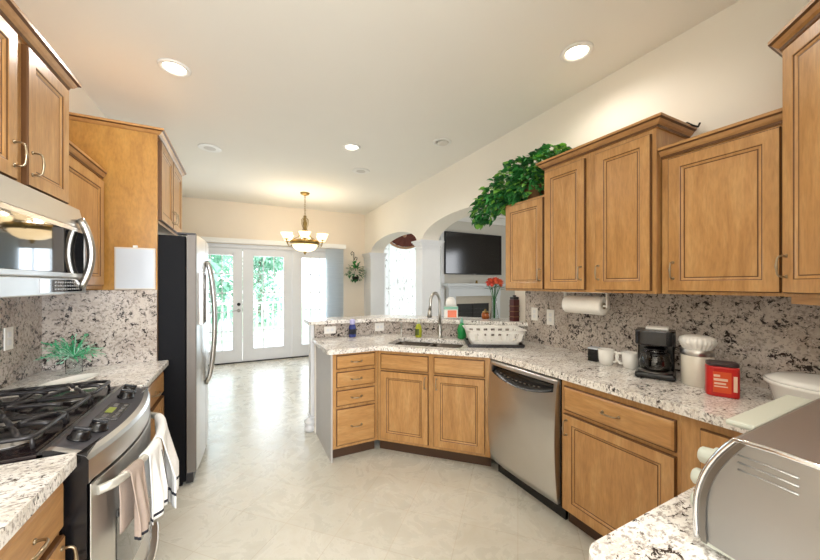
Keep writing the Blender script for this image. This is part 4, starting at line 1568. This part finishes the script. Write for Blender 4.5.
NZ = 14
fz = [.02 + (TZ - .02) * i / NZ for i in range(NZ + 1)]
side = [(tprof(z), z) for z in fz] + [(.075, TZ + .004), (.10, TZ + .006), (TD - .03, TZ + .006), (TD, TZ - .02), (TD, .02)]
mb = MB()
n = len(side)
FL = .16
vs = [(-FL * y, y, z) for y, z in side] + [(TW + FL * y, y, z) for y, z in side]
mb.add(vs, [list(range(n)), list(range(n, 2 * n))[::-1]])
for i in range(n):
    mb.mi = 1 if NZ + 1 <= i <= NZ + 2 else 0
    mb.add([vs[i], vs[(i + 1) % n], vs[n + (i + 1) % n], vs[n + i]], [(0, 1, 2, 3)])
tb = mb.obj('body', ['toaster', 'toaster_top'], to, bevel=.004)
# bright rim framing the side panel
rim = [(TW + .001 + FL * y, y + .004, z) for y, z in [(tprof(z), z) for z in fz] + [(.085, TZ + .001), (.12, TZ + .004), (TD - .03, TZ + .004)]]
MB().tube(rim, .005, 8, flat=1).obj('rim', 'chrome', to)
mb = MB()
for i in range(n):
    pass
fr_out = [(TW + .0035 + FL * (tprof(z) + .012), tprof(z) + .012, z) for z in fz]
fr_in = [(TW + .0035 + FL * (tprof(z) + .022), tprof(z) + .022, z) for z in fz]
mb.add(fr_out + fr_in, [(i, i + 1, len(fz) + i + 1, len(fz) + i) for i in range(NZ)])
mb.obj('side_frame', 'steel_dark', to, solid=.003)
# vents on the side
for y0, cnt in ((.075, 3), (.20, 4)):
    for i in range(cnt):
        z = .213 - i * .013
        v_ = MB().tube([(TW + .001 + FL * (y0 + d_), y0 + d_, z) for d_ in (0, .025, .05, .075)], .0017, 6)
        v_.obj('vent', 'toaster', tb)
# base, feet
MB().box(.01, TW - .004, .015, TD - .01, .008, .022, .003).obj('base', 'sage', to)
for x in (.04, TW - .04):
    for y in (.05, TD - .05):
        MB().lathe([(.012, 0), (.014, .002), (.012, .010)], (x, y, 0), 12).obj('foot', 'rubber', to)
# glass door with wide pale handle, knobs
mb = MB().grid(lambda u, v: (.015 + .37 * u, tprof(.035 + .165 * v) - .006, .035 + .165 * v), 4, 10)
td = mb.obj('door', 'black_glass', to, solid=.006)
hb_ = [(-.02, -.030), (-.02, -.005), (.40, -.005), (.40, -.030)]
mb = MB().box(-.005, .372, -.014, .036, .195, .208, .005)
mb.obj('handle', 'sage', td)
for z in (.150, .098, .046):
    yk = tprof(z) - .004
    T = Matrix.Translation((.475, yk - .001, z)) @ Matrix.Rotation(R(90), 4, 'X')
    k_ = MB(T).lathe([(.024, 0), (.024, .006), (.019, .010), (.017, .028), (.013, .032), (.001, .032)], (0, 0, 0), 20)
    k_.obj('knob', 'sage', to)

# ---------------------------------------------------------------- left counter
pl = thing('spiky_plant', 'spiky mint green plant in a small glass left of the whiteboard', 'plant', (-.875, 2.60, CTZ))
MB().lathe([(.030, 0), (.034, .004), (.038, .10)], (0, 0, 0), 20).obj('glass', 'clear', pl, solid=.003)
rnd = random.Random(11)
mb = MB()
for i in range(46):
    a = rnd.uniform(0, 6.28)
    e = rnd.uniform(-.15, 1.1)
    d = Vector((math.cos(a) * math.cos(e), math.sin(a) * math.cos(e), math.sin(e)))
    d.x -= .1
    L = rnd.uniform(.08, .16)
    p0 = Vector((0, 0, .10))
    p1 = p0 + d * L * .6 + Vector((0, 0, .015))
    p2 = p0 + d * L
    if p2.x + (-.875) < XL + .03:
        continue
    if 2.60 + p2.y > 2.745:
        continue
    mb.mi = 0 if rnd.random() < .65 else 1
    mb.tube([p0, p1, p2], [.0016, .0016, .001], 4)
    for k in range(9):
        t_ = .3 + .7 * k / 9
        q = p0.lerp(p2, t_)
        d2 = d + Vector((rnd.gauss(0, .7), rnd.gauss(0, .7), rnd.gauss(0, .7)))
        mb.leaf(q, d2, (0, 0, 1), rnd.uniform(.016, .03), .004)
mb.obj('foliage', ['mint', 'mint2'], pl, fix=False)
sr = thing('spoon_rest', 'white oval spoon rest on the small counter behind the range', 'dish', (-.80, 2.33, CTZ), 60)
MB().lathe([(.001, .004), (.05, .004), (.058, 0), (.066, .004), (.080, .018), (.082, .022), (.078, .021), (.06, .010), (.001, .008)], (0, 0, 0), 30, 1.75, .9).obj('dish', 'ceramic', sr)

# ---------------------------------------------------------------- plants
iv = thing('ivy_plant', 'bushy green ivy spilling over the low rosy wall cabinet', 'plant', (2.16, 1.93, 2.1102))
MB().lathe([(.08, 0), (.10, .01), (.115, .10), (.12, .11), (.11, .11), (.1, .02)], (0, 0, 0), 20).obj('basket', 'wicker', iv)
rnd = random.Random(21)
blobs = [((-.02, -.02, .24), (.12, .20, .15)), ((-.04, .20, .22), (.12, .20, .16)), ((-.05, .42, .14), (.12, .18, .14)), ((-.06, .58, .05), (.10, .12, .11)), ((-.08, .05, .13), (.08, .18, .12)), ((-.02, -.15, .28), (.10, .12, .09)), ((-.07, .66, .02), (.06, .06, .10)), ((-.08, .28, .07), (.07, .2, .09))]
cnts = [150, 170, 150, 90, 120, 70, 50, 100]
mb = MB()
for ((bx, by, bz), (rx, ry, rz_)), cnt in zip(blobs, cnts):
    for i in range(cnt):
        d = Vector((rnd.gauss(0, 1), rnd.gauss(0, 1), rnd.gauss(0, 1))).normalized()
        k = rnd.uniform(.65, 1.05)
        p0 = Vector((bx + d.x * rx * k, by + d.y * ry * k, bz + d.z * rz_ * k))
        w_ = p0 + Vector((2.16, 1.93, 2.11))
        if w_.x > 2.31 or (w_.y < 2.15 and w_.z < 2.145) or (w_.y < 1.80 and w_.z < 2.38):
            continue
        dn = d + Vector((-.5, rnd.uniform(-.5, .5), -.55 + rnd.uniform(-.3, .3)))
        mb.mi = rnd.choice((0, 0, 1, 2, 2))
        mb.leaf(p0, dn, d + Vector((0, 0, .4)), rnd.uniform(.055, .085), rnd.uniform(.024, .036), .3)
mb.obj('foliage', ['leaf', 'leaf2', 'leaf3'], iv, fix=False)
mb = MB()
for i in range(9):
    y1 = rnd.uniform(.3, .66)
    mb.tube([(0, 0, .1), (-.04, y1 * .4, .22), (-.06, y1 * .8, .12), (-.06, y1, -.02)], .004, 5)
mb.obj('vine', 'stem', iv)

hp = thing('hanging_plant', 'small potted plant on a dark scroll hook on the back wall beside the blinds', 'plant', (2.10, YB - .0, 1.50))
mb = MB().tube([(0, -.006, .32), (0, -.006, .60)], .006, 6)
mb.tube([(.0, -.012, .60), (-.04, -.012, .63), (-.07, -.012, .59), (-.05, -.012, .55), (-.03, -.012, .57)], .006, 6)
mb.tube([(.0, -.012, .45), (.04, -.012, .52), (.07, -.012, .50), (.06, -.012, .45), (.04, -.012, .46)], .006, 6)
mb.tube([(0, -.01, .35), (0, -.06, .30), (0, -.12, .22)], .006, 6)
mb.obj('scroll_hook', 'handle_black', hp)
MB().lathe([(.045, 0), (.055, .005), (.075, .09), (.08, .10), (.07, .10)], (0, -.12, 0), 18).obj('pot', 'handle_black', hp)
mb = MB()
rnd = random.Random(5)
for i in range(150):
    d = Vector((rnd.gauss(0, 1), rnd.gauss(0, .6), rnd.gauss(0, .8)))
    d.normalize()
    q = Vector((0, -.13, .20)) + Vector((d.x * .17, d.y * .09, d.z * .17)) * rnd.uniform(.4, 1.1)
    if q.y > -.03:
        q.y = -.03
    mb.mi = rnd.choice((0, 1, 1, 0))
    mb.leaf(q, d + Vector((0, -.3, -.2)), (0, 0, 1), rnd.uniform(.05, .08), rnd.uniform(.018, .028))
mb.obj('foliage', ['leaf3', 'leaf'], hp, fix=False)

# loose dark wire at the wall end of the tall cabinet's crown
tag(MB().tube([(2.20, .965, 2.329), (2.24, .955, 2.345), (2.28, .945, 2.335), (2.315, .935, 2.330), (2.325, .93, 2.352)], .005, 6).obj('loose_wire', 'handle_black'), 'loose dark wire lying on the crown of the tall wall cabinet', 'wire')
